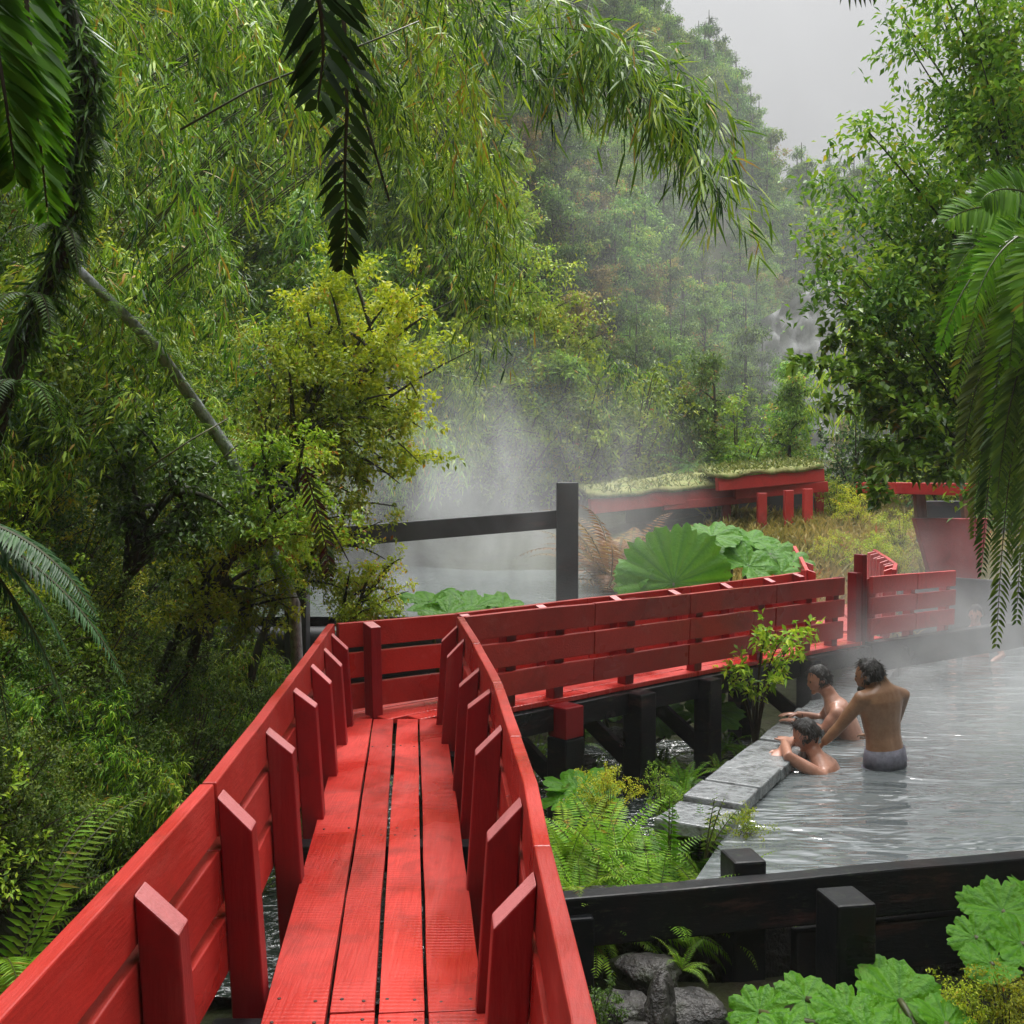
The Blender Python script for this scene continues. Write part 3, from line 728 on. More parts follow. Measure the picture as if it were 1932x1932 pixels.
crown_at(0,715,680,8.9,(-2.6,9.1),'golden yellow green bushy tree overhanging the far end of the boardwalk',mat='lf_yellow',rad=.92,rz=1.4,leafL=.055,leafW=.03,per=72,ncl=38)
crown_at(0,600,800,8.6,(-2.75,8.6),'olive green bushy tree behind the bend of the left railing',mat='lf_small',rad=1.0,leafL=.05,leafW=.026,per=52,ncl=24,T0=.6)
crown_at(0,640,1010,8.6,(-2.4,8.7),'low yellow green bush just above the left railing bend',name='bush',cat='bush',mat='lf_yellow',rad=.55,leafL=.04,leafW=.02,per=50,ncl=18)
crown_at(0,430,1090,7.2,(-2.7,7.4),'low yellow brown bush beside the left railing',name='bush',cat='bush',mat='lf_yellow',rad=.62,rz=.5,leafL=.038,leafW=.02,per=50,ncl=20,T0=.6)
crown_at(0,700,1115,8.4,(-1.7,8.6),'small golden bush peeping over the railing bend',name='bush',cat='bush',mat='lf_yellow',rad=.42,rz=.36,leafL=.036,leafW=.018,per=46,ncl=16,T0=.65)
# ---- long arching bamboos hanging over the view
def arch(label,root_xy,tips,Y,culm_r=.012,leafL=.125,leafW=.0125,per=8,name='arching_bamboo',T0=.5,start=.4,nb=3,lift=1.2):
    x,y=root_xy; z=H(x,y); root=thing(name,label,'bamboo',(x,y,z),'long bamboos arching over the stream'); lv=Leaves(); mb=MB()
    B=np.array([x,y,z])
    for (u,v,ut,vt) in tips:
        tip=arr(at(u,v,Y+random.uniform(-.5,.5)))-B; mid=arr(at(ut,vt,Y))-B
        pts=bez((rng.normal()*.1,rng.normal()*.1,-.2),mid,tip,46)
        mb.tube([V(p) for p in pts[::3]],[culm_r*.6*(1-.75*i/16) for i in range(len(pts[::3]))],5)
        bamboo_sprays(lv,pts,start,leafL,leafW,per,T0+rng.normal()*.15,1,.27,nb)
    lv.build('foliage',M['lf_bamboo'],root,long=True,droop=.14,fold=.15); mb.build('culm',M['culm'],root); return root
arch('long bamboo arching farthest right across the grey sky',(-4.6,9.2),[(1370,400,1140,-330),(1330,330,1120,-330),(1375,280,1220,-340),(1240,200,1080,-330),(1160,100,980,-300),(1290,250,1130,-330)],6.8,start=.6,nb=3,T0=.38,leafL=.19,leafW=.015)
arch('bamboo hanging straight down in front of the misty hill',(-4.6,10.0),[(985,560,900,-500),(945,640,850,-420),(890,600,810,-480),(960,420,890,-480),(850,520,760,-400),(915,480,850,-500)],7.0,start=.5,nb=3,T0=.45)
arch('bamboo hanging beside the dark fern in the top middle',(-4.8,8.2),[(800,430,680,-420),(860,330,720,-450),(760,280,620,-380),(900,230,780,-450),(950,110,800,-420),(900,120,760,-420),(700,160,560,-380)],6.2,start=.5,nb=3)
crown_at(0,330,930,6.4,(-2.7,6.6),'dark bush in the hollow left of the leaning trunk',name='bush',cat='bush',mat='lf_dark',rad=.6,leafL=.05,leafW=.024,per=40,ncl=20,T0=.5)
crown_at(0,560,930,7.0,(-2.5,7.3),'olive bush right of the leaning trunk',name='bush',cat='bush',mat='lf_small',rad=.55,rz=.7,leafL=.042,leafW=.021,per=50,ncl=22,T0=.6)
arch('feathery bamboo hanging over the upper left slope',(-5.2,7.6),[(330,260,150,-450),(450,330,280,-420),(560,250,380,-460),(230,160,60,-420),(620,380,450,-430),(520,120,350,-460),(400,100,230,-440)],6.0,start=.55,nb=3,T0=.55,leafL=.13)
arch('feathery bamboo drooping over the dark hollow at the left',(-5.6,7.8),[(300,560,100,-250),(220,660,-20,-200),(440,600,220,-260),(100,480,-120,-250),(380,430,180,-260)],6.6,start=.6,nb=3,T0=.5,leafL=.13)
# ---- leaning pale trunk and mossy upright trunk
def limb(name,label,pts,rad,mat,cat='tree trunk'):
    b=pts[0]; o=thing(name,label,cat,tuple(b)); m=MB(); m.tube([p-b for p in pts],rad,9,noise=.1); m.build('trunk',mat,o,True); return o
pts=[at(575,1190,7.6),at(555,1140,7.5),at(500,1010,7.3),at(430,850,7.1),at(355,740,6.9),at(290,650,6.7),at(215,575,6.5),at(120,480,6.3)]
pts[0].z=H(pts[0].x,pts[0].y)-.2
lt=limb('leaning_trunk','leaning pale grey trunk with small ferns sprouting from its lower half',pts,[.04,.044,.046,.044,.042,.038,.034,.026],M['palebark'])
lv=Leaves(); mb=MB(); b=arr(pts[0])
for i in range(150):
    s=rng.uniform(.3,6.6); k=int(s); q=arr(pts[k])*(1-(s-k))+arr(pts[k+1])*(s-k)-b
    d=rv(1)[0]; d[2]=abs(d[2])*.3-.1; frond(lv,mb,q,d,rng.uniform(.22,.38),1.6,.06,16,.22,.42+rng.normal()*.1,.003)
lv.build('fern_growth',M['lf_fern'],lt,wide=.35); 
pts=[at(-160,1000,5.2),at(40,640,4.95),at(118,480,4.8),at(140,330,4.75),at(160,210,4.7),at(165,130,4.7),at(130,20,4.7),at(60,-120,4.6)]
pts[0].z=H(pts[0].x,pts[0].y)-.2
mt=limb('mossy_trunk','dark upright mossy trunk with pale lichen at the upper left',pts,[.045,.045,.042,.042,.05,.055,.045,.03],M['bark'])
lv=Leaves(); b=arr(pts[0])
for i in range(2600):
    s=rng.uniform(.6,6.5); k=int(s); q=arr(pts[k])*(1-(s-k))+arr(pts[k+1])*(s-k)-b
    lv.add(q+rv(1)[0]*.06,rv(1)[0]+np.array([0,0,-.9]),rv(1)[0],rng.uniform(.04,.16),.016,rng.uniform(.1,.9))
lv.build('moss',M['lf_dark'],mt)
for lab,p,r in (('thin yellow cane slanting up across the upper left',[(340,245),(480,165),(720,70),(790,40)],.007),('dark bare branch hanging from the top left edge',[(590,-30),(620,50),(670,150),(700,260),(735,380)],.016),('thin straw cane slanting over the dark hollow',[(270,890),(360,830),(430,790)],.006)):
    q=[at(u,v,5.4+.15*i) for i,(u,v) in enumerate(p)]; m=MB(); m.tube([x-q[0] for x in q],[r*(1-.15*i) for i in range(len(q))],6,noise=.1)
    o=m.build('bare_branch',M['culm'] if 'cane' in lab else M['bark'],None,True); o.location=q[0]; tag(o,lab,'branch')
MOSSF=[]
for i,(u,v) in enumerate(((60,560),(100,430),(150,260),(30,720),(120,350))):
    c=at(u,v,4.8); o=thing('hanging_fern','dark small fern drooping from the mossy trunk','fern',tuple(c),'small ferns on the mossy trunk'); lv=Leaves(); mb=MB()
    for a in range(7):
        az=a*.9+i; frond(lv,mb,(0,0,0),(math.cos(az)*.8,math.sin(az)*.8,.2),rng.uniform(.3,.5),3.2,.075,24,.2,.5+rng.normal()*.12,.003)
    lv.build('frond',M['lf_dark'],o,wide=.35); mb.build('rachis',M['stem'],o)
# ---- near dark fern hanging from the top
def hanging(label,spine,Y,pl,n,mat,name='hanging_fern',T0=.5,width=.18,wig=.0):
    P=[at(u,v,Y+dy) for u,v,dy in spine]; b=P[0]; root=thing(name,label,'fern',tuple(b)); lv=Leaves(); mb=MB()
    P=np.array([arr(p-b) for p in P]); t=np.linspace(0,len(P)-1,n); i=np.minimum(t.astype(int),len(P)-2); f=(t-i)[:,None]; pts=P[i]*(1-f)+P[i+1]*f
    mb.tube([V(p) for p in pts[::2]],[.006*(1-.7*j/len(pts[::2])) for j in range(len(pts[::2]))],5)
    tg=norm(np.gradient(pts,axis=0)); view=np.array([0,1.0,0]); side=norm(np.cross(tg,view))
    s=np.linspace(0,1,n); ln=pl*np.minimum(1,(s*1.5+.55))*np.power(np.clip(1.02-s,0.02,1),.35)
    for sg in (1,-1):
        D=norm(side*sg+tg*.55+np.array([0,0,-.35])+rng.normal(size=(n,3))*.10)
        lv.add(pts,D,np.broadcast_to(-view,(n,3))+rng.normal(size=(n,3))*.4,ln*rng.uniform(.85,1.12,n),pl*width*rng.uniform(.85,1.1,n),np.clip(T0+rng.normal(size=n)*.15,0,1))
    lv.build('pinnae',M[mat],root,long=True,droop=.18,fold=.2); mb.build('rachis',M['stem'],root); return root
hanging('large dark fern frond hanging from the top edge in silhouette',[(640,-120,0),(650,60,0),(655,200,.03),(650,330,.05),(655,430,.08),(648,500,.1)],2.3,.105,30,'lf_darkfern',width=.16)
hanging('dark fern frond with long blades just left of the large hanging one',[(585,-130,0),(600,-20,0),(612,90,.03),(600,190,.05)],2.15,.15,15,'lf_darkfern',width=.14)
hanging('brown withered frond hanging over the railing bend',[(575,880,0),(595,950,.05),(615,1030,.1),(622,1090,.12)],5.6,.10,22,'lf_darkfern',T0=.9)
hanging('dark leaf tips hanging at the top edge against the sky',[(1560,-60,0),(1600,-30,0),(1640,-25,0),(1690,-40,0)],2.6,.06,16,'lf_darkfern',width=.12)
hanging('bright green blurred frond hanging close at the upper left corner',[(40,-150,0),(50,0,0),(60,130,0),(75,260,.02),(90,400,.05)],1.9,.12,60,'lf_fern',T0=.3,width=.13)
hanging('green frond hanging close along the left edge beside the corner frond',[(-40,-100,0),(-10,60,0),(10,180,0),(30,330,.02)],1.8,.14,60,'lf_fern',T0=.3,width=.13)
M['lf_bluefern']=leafmat('blue green fern pinna',(.03,.10,.03),(.07,.20,.05),(.16,.32,.10),None,.35)
# ---- near fern blades at left edge
def side_fern(label,base,dirs,length,pl,mat='lf_fern',T0=.5,droop=1.2,n=34,width=.2,name='fern'):
    root=thing(name,label,'fern',tuple(base)); lv=Leaves(); mb=MB()
    for d in dirs:
        lv=Leaves(); mb=MB(); frond(lv,mb,(0,0,0),d,length*random.uniform(.85,1.1),droop,pl,n,width,T0+rng.normal()*.06)
        f=lv.build('frond',M[mat],root,wide=.35,droop=.06); mb.build('rachis',M['culm'],f)
    return root
side_fern('blue green fern arching in from the left edge at mid height',at(-120,960,2.6)-V((0,0,.0)),[(.75,.1,-.35),(.6,.2,-.7),(.7,-.1,-.1),(.4,.05,-.9),(.65,.25,-.5)],.62,.13,T0=.22,n=64,width=.14,mat='lf_bluefern')
p=V((-2.05,3.95,H(-2.05,3.95)))
side_fern('bright fern low in the bottom left corner behind the railing',p,[(.35,.0,1),(.2,.4,1),(.45,-.25,1),(.1,.5,1),(-.4,.2,1),(-.3,-.4,1),(.3,-.45,1),(.55,.15,.9),(.0,-.2,1)],1.2,.17,T0=.7,droop=1.7,n=44,width=.16)
# ---- gunnera
def gleaf(root,base,center,r,tilt,n=9,T=.6,az=0,deep=.2):
    """lobed round leaf on a stalk"""
    f=MB(); base=V(base); center=V(center); q=V((0,0,1)).rotation_difference(V(tilt).normalized())
    na,nr=n*8,7; vs=[(0,0,-.12*r)]; ti=[.1]; fs=[]; ph=random.random()*6
    for j in range(1,nr+1):
        for i in range(na):
            a=2*math.pi*i/na; lob=abs(math.cos(a*n/2)); notch=1-.62*math.exp(-((min(a,2*math.pi-a))/.16)**2)
            edge=(1-deep+deep*lob**.6+.045*math.sin(a*n*3.0+ph)+random.uniform(-.035,.035))*notch; s=j/nr
            rr=r*s*(1+(edge-1)*s**1.5); rib=math.exp(-((((a*n/(2*math.pi))%1)-.0)**2+0)/.006)+math.exp(-((((a*n/(2*math.pi))%1)-1)**2)/.006)
            z=r*(-.12+.30*s*s*.75-.16*s**4+.10*s*(lob-.5))+random.uniform(-.022,.022)*r*(.3+s)+.07*r*math.sin(2*a+ph)*s+.05*r*math.sin(3*a+1.7*ph)*s
            vs.append((rr*math.cos(a),rr*math.sin(a),z)); ti.append(float(np.clip(.75-.55*rib*(1-.4*s)+.1*math.sin(a*n*2),0,1)))
    for i in range(na): fs.append((0,1+i,1+(i+1)%na))
    for j in range(nr-1):
        for i in range(na): a=1+j*na; fs.append((a+i,a+na+i,a+na+(i+1)%na,a+(i+1)%na))
    rm=Matrix.Rotation(az,3,'Z'); vs=[center+q@(rm@V(x)) for x in vs]
    f.add(vs,fs,ti); lf=f.build('leaf',M['gunnera'],root,True)
    m=MB(); mid=base.lerp(center,.5)+V((0,0,.06)); m.tube([V(p) for p in bez(base,mid,center-q@V((0,0,.12*r)),7)],[.022*(1-.05*i) for i in range(7)],6); m.build('stalk',M['culm'],lf,True)
def gunnera(label,root_xy,leaves,group='giant rhubarb plants',z=None):
    x,y=root_xy; z=H(x,y) if z is None else z; root=thing('giant_rhubarb',label,'plant',(x,y,z),group); b=V((x,y,z))
    for (u,v,Y,rpx,tilt) in leaves:
        c=at(u,v,Y); gleaf(root,(random.uniform(-.05,.05),random.uniform(-.05,.05),0),c-b,rpx*Y/FPX,tilt,az=random.uniform(0,6.28) if rpx<110 else 3.9,n=random.choice((7,8,9)) if rpx<110 else 12,deep=.2 if rpx<110 else .09)
    return root
gunnera('giant rhubarb with one huge upright fan leaf behind the footbridge',(1.75,11.6),[(1272,1098,11.3,112,(-.08,-1,.22)),(1190,1085,11.5,45,(-.5,-.6,.8))])
gunnera('giant rhubarb with several overlapping leaves right of the fan leaf',(2.5,12.1),[(1345,1005,12.0,58,(.1,-.4,1)),(1420,1012,12.4,52,(.3,-.3,1)),(1415,1062,11.7,56,(.2,-.6,.8)),(1478,1075,11.9,46,(.4,-.5,.8)),(1385,1035,12.2,55,(0,-.5,.8)),(1455,1040,12.6,48,(0,-.5,.9)),(1500,1055,12.4,42,(.2,-.4,1))])
gunnera('low giant rhubarb with flat leaves just over the corner of the footbridge',(-.55,9.2),[(810,1128,9.2,62,(-.1,-.25,1)),(890,1140,9.0,70,(.1,-.3,1)),(950,1138,9.3,50,(.2,-.25,1)),(845,1150,8.8,60,(0,-.3,1))])
gunnera('small giant rhubarb leaf group at the foot of a bridge pile',(.55,7.0),[(1095,1488,6.9,75,(0,-.35,1)),(1130,1500,7.2,50,(.3,-.3,1)),(1060,1505,6.8,45,(-.3,-.3,1))])
gunnera('giant rhubarb with broad glossy leaves at the bottom edge',(1.85,4.35),[(1430,1905,4.5,62,(-.3,-.35,1)),(1520,1880,4.6,60,(-.1,-.45,1)),(1600,1910,4.4,70,(.0,-.45,1)),(1700,1880,4.55,88,(.1,-.5,1)),(1790,1925,4.4,66,(.3,-.4,1)),(1640,1950,4.2,70,(0,-.4,1)),(1480,1945,4.3,60,(-.1,-.3,1)),(1660,1840,4.75,48,(.1,-.5,1))])
gunnera('giant rhubarb with large leaves against the right edge of the black beam',(2.7,5.0),[(1890,1712,5.0,72,(-.2,-.45,1)),(1838,1765,4.85,52,(-.4,-.45,.9)),(1930,1775,4.75,70,(.1,-.5,1)),(1980,1700,5.1,80,(.2,-.4,1)),(1870,1815,4.65,55,(-.2,-.4,1)),(1845,1700,5.15,40,(-.3,-.5,1))])
gunnera('giant rhubarb leaves in the shade under the footbridge',(.95,9.2),[(1135,1338,9.0,45,(.1,-.3,1)),(1240,1345,9.2,65,(.1,-.5,.9)),(1350,1335,9.3,60,(.2,-.6,.8)),(1090,1350,9.2,40,(0,-.3,1))])
FB=[make_fern('fern','x','lf_fern',20,.95,.20,1.5,n=32,width=.2,T0=.62,elev=(.35,1.25)),make_fern('fern','x','lf_fern',16,.85,.17,1.9,n=30,width=.22,T0=.55,elev=(.3,1.1))]
# ---- ferns and small plants in front of the pool beam
for i,(u,v,Y,k) in enumerate(((1080,1600,5.6,.5),(1130,1570,6.0,.6),(1180,1640,5.5,.5),(1240,1590,6.0,.62),(1300,1650,5.5,.5),(1340,1600,5.9,.55),(1090,1660,5.3,.45),(1190,1560,6.4,.55),(1390,1620,5.75,.42),(1280,1540,6.5,.5),(1060,1630,5.4,.5),(1110,1655,5.35,.5),(1160,1600,5.7,.6),(1230,1655,5.4,.55),(1310,1570,6.2,.5),(1350,1645,5.55,.45),(1410,1640,5.6,.4),(1210,1530,6.7,.5),(1070,1560,6.0,.5))):
    p=at(u,v,Y); put(random.choice(FB),p.x,p.y,k*1.2,'green fern in the bank between railing and black beam','ferns on the bank before the pool',z=max(H(p.x,p.y),p.z-.32*k-.15))
for i,(u,v,Y,k) in enumerate(((1370,1590,6.1,.26),(1150,1530,6.6,.30))):
    p=at(u,v,Y); put(random.choice(SHY),p.x,p.y,k,'leafy green shrub in the bank between railing and black beam','shrubs on the bank before the pool',z=p.z-.5*k)
side_fern('tall dark seedling stalk with side leaves standing before the grey slabs',at(1262,1660,5.7),[(.0,.0,1),(.05,.02,1)],.52,.13,'lf_fern',.35,.12,16,.22,name='seedling')
side_fern('dark bladed plant leaning over the grey slab corner',at(1330,1620,5.8),[(.25,0,1),(.5,.1,.9),(.1,-.1,1)],.40,.11,'lf_dark',.6,.6,14,.22,name='seedling')
# sapling at the ledge, moss bank
b=at(1425,1400,8.9); b.z=-.8; sp=thing('sapling','yellow green sapling with airy leaves beside a bridge pile','sapling',tuple(b)); lv=Leaves(); mb=MB()
for (u,v) in ((1400,1250),(1440,1210),(1490,1195),(1520,1190),(1380,1270),(1420,1290),(1470,1240),(1450,1185),(1370,1285),(1505,1215),(1465,1275)):
    e=arr(at(u,v,8.7+random.uniform(-.2,.2))-b); pts=bez((0,0,0),e*np.array([.2,.2,.85]),e,10); mb.tube([V(p) for p in pts],[.012*(1-.08*i) for i in range(10)],4)
    twig_leaves(lv,pts[6:],20,.08,.036,.9,.15,.55,.15,.03)
    for q in range(3):
        ee=e+rv(1)[0]*.16; twig_leaves(lv,bez(e*.95,(e+ee)/2,ee,4),12,.08,.036,.9,.15,.6,.15,.02)
lv.build('foliage',M['lf_bamboo'],sp); mb.build('stem',M['stem'],sp)
for i,(u,v,Y,k) in enumerate(((1330,1440,7.6,.26),(1390,1400,8.4,.3),(1440,1370,9.0,.3),(1290,1480,7.1,.24),(1480,1345,9.6,.3))):
    p=at(u,v,Y); put(random.choice(SH+FE),p.x-.15,p.y,k,'mossy low plant along the left side of the grey slabs','low plants along the grey slabs',z=p.z-.35*k-.15)
for i,(u,v,Y,k) in enumerate(((1010,1400,8.4,.42),(1120,1420,8.6,.40),(1250,1390,8.9,.5),(1290,1440,8.0,.4),(1370,1360,9.2,.45),(1075,1350,9.2,.5))):
    p=at(u,v,Y); put(random.choice(FB),p.x,p.y,k,'green fern among the piles under the footbridge','ferns under the footbridge',z=max(H(p.x,p.y),p.z-.35*k-.1))
# rust ferns and meadow
RU=make_fern('fern','x','lf_rust',15,1.0,.20,1.5,T0=.5)
for u,v,Y,k in ((1150,1010,12.4,.8),(1215,1005,12.8,.85),(1265,990,13.2,.7),(1130,980,13.0,.7),(1190,970,13.8,.8)):
    p=at(u,v,Y); put(RU,p.x,p.y,k*1.7,'rust brown withered fern left of the red shelter','rust brown ferns',z=min(H(p.x,p.y)+.3,p.z-.2*k) if H(p.x,p.y)<p.z else H(p.x,p.y))
def tuft(mat,h=.6,n=260,w=.012,r=.3,name='grass_tuft'):
    lv=Leaves(); 
    P=np.c_[rng.normal(size=(n,2))*r,np.zeros(n)]; D=norm(np.c_[rng.normal(size=(n,2))*.45,np.ones(n)])
    lv.add(P,D,rv(n),h*rng.uniform(.5,1.2,n),w,np.clip(.5+rng.normal(size=n)*.25,0,1)); return lv
lv=Leaves(); n=0
for i in range(2600):
    y=random.uniform(12.8,30); x=random.uniform(.20,.47)*y
    if ledge_s(x,y)>-2.2 and y<12.9: continue
    if y<14.5 and x>5.0: continue
    z=H(x,y); k=14
    P=np.c_[x+rng.normal(size=k)*.16,y+rng.normal(size=k)*.16,np.full(k,z-.03)]; t0=.5+.25*sn(x,y,.6)
    lv.add(P,norm(np.c_[rng.normal(size=(k,2))*.45,np.ones(k)]),rv(k),rng.uniform(.25,.6,k),.02+.001*y,np.clip(t0+rng.normal(size=k)*.15,0,1))
o=lv.build('meadow_grass',M['lf_straw'],None,long=True,droop=.35); tag(o,'yellow and straw coloured meadow grass beyond the footbridge','grass',kind='stuff')
for u,v,Y,k in ((1655,1030,15,.7),(1700,1010,16,.8),(1610,1000,18,.8),(1575,985,20,.9),(1690,1050,14.6,.6),(1560,1040,15.5,.6)):
    p=at(u,v,Y); put(random.choice(SHY),p.x,p.y,k*.8,'orange yellow bush in the meadow beside the red hut','bushes in the meadow')
M['lf_turf']=leafmat('roof grass',(.05,.09,.015),(.16,.22,.04),(.34,.33,.09),(.3,.18,.05),.3)
for vs in roofs:
    lv=Leaves(); A=np.array([arr(x) for x in vs]); 
    for i in range(700):
        a_,b_=A[rng.integers(len(A))],A[rng.integers(len(A))]
        if np.linalg.norm(a_-b_)>1.2: continue
        P=a_+(b_-a_)*rng.uniform(0,1)+np.array([0,0,-.01]); k=4
        lv.add(P+rng.normal(size=(k,3))*np.array([.08,.08,.0]),norm(np.c_[rng.normal(size=(k,2))*.6,np.ones(k)]),rv(k),rng.uniform(.06,.2,k),.02,np.clip(rng.normal(size=k)*.2+.45,0,1))
    lv.build('turf_grass',M['lf_turf'],sh,long=True,droop=.3)
# rocks bottom
def rock(label,u,v,Y,r,sq=(1,1,.7),name='rock',mat='rock'):
    c=at(u,v+(16 if v>1780 else 0),Y); r*=.86; m=MB(); a,b2,c2=[random.uniform(0,6) for _ in range(3)]
    def fn(q):
        k=1+.14*math.sin(3*q.x+a)+.12*math.sin(4*q.y+b2)+.10*math.sin(5*q.z+c2)+.05*math.sin(9*q.x+7*q.z+b2)
        for dn,dd in pl: k=min(k,dd/max(.15,q.dot(dn)))
        return q*(k+random.uniform(-.012,.012))
    pl=[(V([random.gauss(0,1) for _ in range(3)]).normalized(),random.uniform(.72,.95)) for _ in range(9)]
    rm=Matrix.Rotation(random.uniform(0,6),3,'Z'); m.ball((0,0,0),rm@V((r*sq[0],0,0)),rm@V((0,r*sq[1],0)),V((0,0,r*sq[2])),30,20,fn)
    o=m.build(name,M[mat],None,True); o.location=c; return tag(o,label,'rock',group='dark rocks below the pool beam')
rock('broad dark wet boulder furthest left below the black beam',1180,1900,4.6,.17,(1.2,1,.75))
rock('pointed dark rock leaning between the two wide boulders',1245,1890,4.5,.14,(.7,.8,1.2))
rock('rounded dark boulder right of the pointed rock',1310,1900,4.6,.17,(1.2,1,.7))
rock('small dark rock at the bottom edge below the boulders',1200,1945,4.3,.12)
rock('flat topped dark rock tucked under the black beam',1215,1815,4.9,.16,(1.3,1,.6))
for u,v,Y,r in ((1010,1355,8.6,.12),(1160,1390,8.8,.16),(1105,1440,8.1,.10),(1215,1405,8.9,.12),(1000,1430,8.0,.13)):
    rock('dark rock in the white stream water under the footbridge',u,v,Y,r)['group']='rocks in the stream under the footbridge'
p=at(1285,1830,4.9); put(FE[1],p.x,p.y,.26,'small green fern hanging among the rocks under the beam','small rock ferns',z=p.z)
p=at(1830,1890,4.5); put(SHY[0],p.x,p.y,.3,'brownish green bush in the bottom right corner',None,z=p.z-.35)
p=at(1905,1880,4.5); put(SHY[1],p.x,p.y,.34,'mossy green bush at the right edge below the large leaves',None,z=p.z-.35)
p=at(1130,1850,4.5); put(SHD[0],p.x,p.y,.25,'dark low shrub between the right railing and the boulders',None,z=p.z-.35)
# ---- right hand tree, tree fern
def right_tree():
    x,y=5.3,9.2; z=H(x,y); root=thing('tree','large leaning tree with yellow green leaves filling the right edge','tree',(x,y,z)); b=np.array([x,y,z]); lv=Leaves(); mb=MB(); lv2=Leaves()
    top=arr(at(1900,60,9.3))-b; tp=bez((0,0,-.4),(-.1,0,top[2]*.5),top,12); mb.tube([V(p) for p in tp],[.17*(1-.06*i) for i in range(12)],9,noise=.08)
    spots=[(1560,480),(1600,420),(1640,330),(1700,260),(1760,200),(1720,90),(1780,40),(1850,110),(1900,30),(1830,260),(1900,250),(1680,420),(1740,380),(1800,360),(1870,400),(1560,540),(1620,520),(1690,540),(1760,500),(1830,500),(1910,480),(1650,600),(1720,640),(1790,600),(1880,620),(1690,20),(1980,120),(1990,320),(1980,520),(1830,-30),(1760,-60),(1930,-60),(1590,350),(1640,250)]
    for u,v in spots:
        e=arr(at(u,v,8.7+random.uniform(-.9,1.2)))-b; o=tp[int(np.clip(e[2]/top[2]*10-2,3,11))]
        pts=bez(o,(o+e)/2+np.array([0,0,.2]),e,9); mb.tube([V(p) for p in pts],[.022*(1-.1*i) for i in range(9)],5)
        tb=.5+rng.normal()*.12
        for q in range(17):
            oo=pts[int(rng.uniform(.45,1)*8.99)]; ee=oo+rv(1)[0]*np.array([.46,.46,.36]); twig_leaves(lv,bez(oo,(oo+ee)/2+np.array([0,0,.05]),ee,5),56,.078,.036,.95,.25,tb,.2,.07)
    lv.build('crown',M['lf_yr'],root); mb.build('trunk',M['bark'],root,True)
M['lf_yr']=leafmat('right tree leaf',(.05,.13,.014),(.17,.34,.022),(.38,.50,.04),(.50,.40,.03),.4)
right_tree()
def low_branch():
    x,y=5.0,8.4; z=H(x,y); root=thing('tree','small tree with dark round leaves reaching left over the pool','tree',(x,y,z)); b=np.array([x,y,z]); lv=Leaves(); mb=MB()
    hub=arr(at(1800,820,8.0))-b; tp=bez((0,0,-.3),(0,-.1,hub[2]*.9),hub,9); mb.tube([V(p) for p in tp],[.06*(1-.05*i) for i in range(9)],7)
    for u,v in ((1540,685),(1580,640),(1600,600),(1570,760),(1610,720),(1650,660),(1640,780),(1660,850),(1690,880),(1720,830),(1640,890),(1700,760),(1750,860),(1600,690),(1680,700),(1740,780),(1650,920),(1780,900)):
        e=arr(at(u,v,7.9+random.uniform(-.4,.4)))-b; pts=bez(hub*.97,(hub+e)/2+np.array([0,0,.12]),e,9); mb.tube([V(p) for p in pts],[.011*(1-.1*i) for i in range(9)],4)
        twig_leaves(lv,pts[3:],85,.085,.05,.9,.1,.55,.22,.045)
        for q in range(3):
            ee=e+rv(1)[0]*np.array([.2,.2,.12]); twig_leaves(lv,bez(e,(e+ee)/2,ee,4),26,.085,.05,.9,.1,.5,.2,.02)
    lv.build('crown',M['lf_round'],root); mb.build('trunk',M['bark'],root,True)
M['lf_round']=leafmat('round dark leaf',(.03,.09,.008),(.11,.24,.016),(.26,.42,.04),(.34,.26,.03),.4,.33,.45)
low_branch()
def curve_frond(root,name,pts,pl,n,mat,T0,width=.14,droop=.12):
    lv=Leaves(); mb=MB(); pts=np.asarray(pts); t=np.linspace(0,len(pts)-1,n); i=np.minimum(t.astype(int),len(pts)-2); f=(t-i)[:,None]; pts=pts[i]*(1-f)+pts[i+1]*f
    mb.tube([V(p) for p in pts[::4]],[.010*(1-.85*k/len(pts[::4])) for k in range(len(pts[::4]))],5)
    tg=norm(np.gradient(pts,axis=0)); ref=np.array([.25,-1.0,.35])+rng.normal(size=3)*.25; side=norm(np.cross(tg,ref)); s=np.linspace(0,1,n); ln=pl*np.minimum(1,(s+.05)*3)*np.power(np.clip(1.02-s,.02,1),.5)
    for sg in (1,-1):
        D=norm(side*sg+tg*.5+np.array([0,0,-.25])+rng.normal(size=(n,3))*.07)
        lv.add(pts,D,np.broadcast_to(ref,(n,3))+rng.normal(size=(n,3))*.2,ln*rng.uniform(.85,1.1,n),pl*width*rng.uniform(.8,1.1,n),np.clip(T0+rng.normal(size=n)*.13,0,1))
    f=lv.build(name,M[mat],root,long=True,droop=droop,fold=.2); mb.build('rachis',M['culm' if name=='frond' else 'stem'],f)
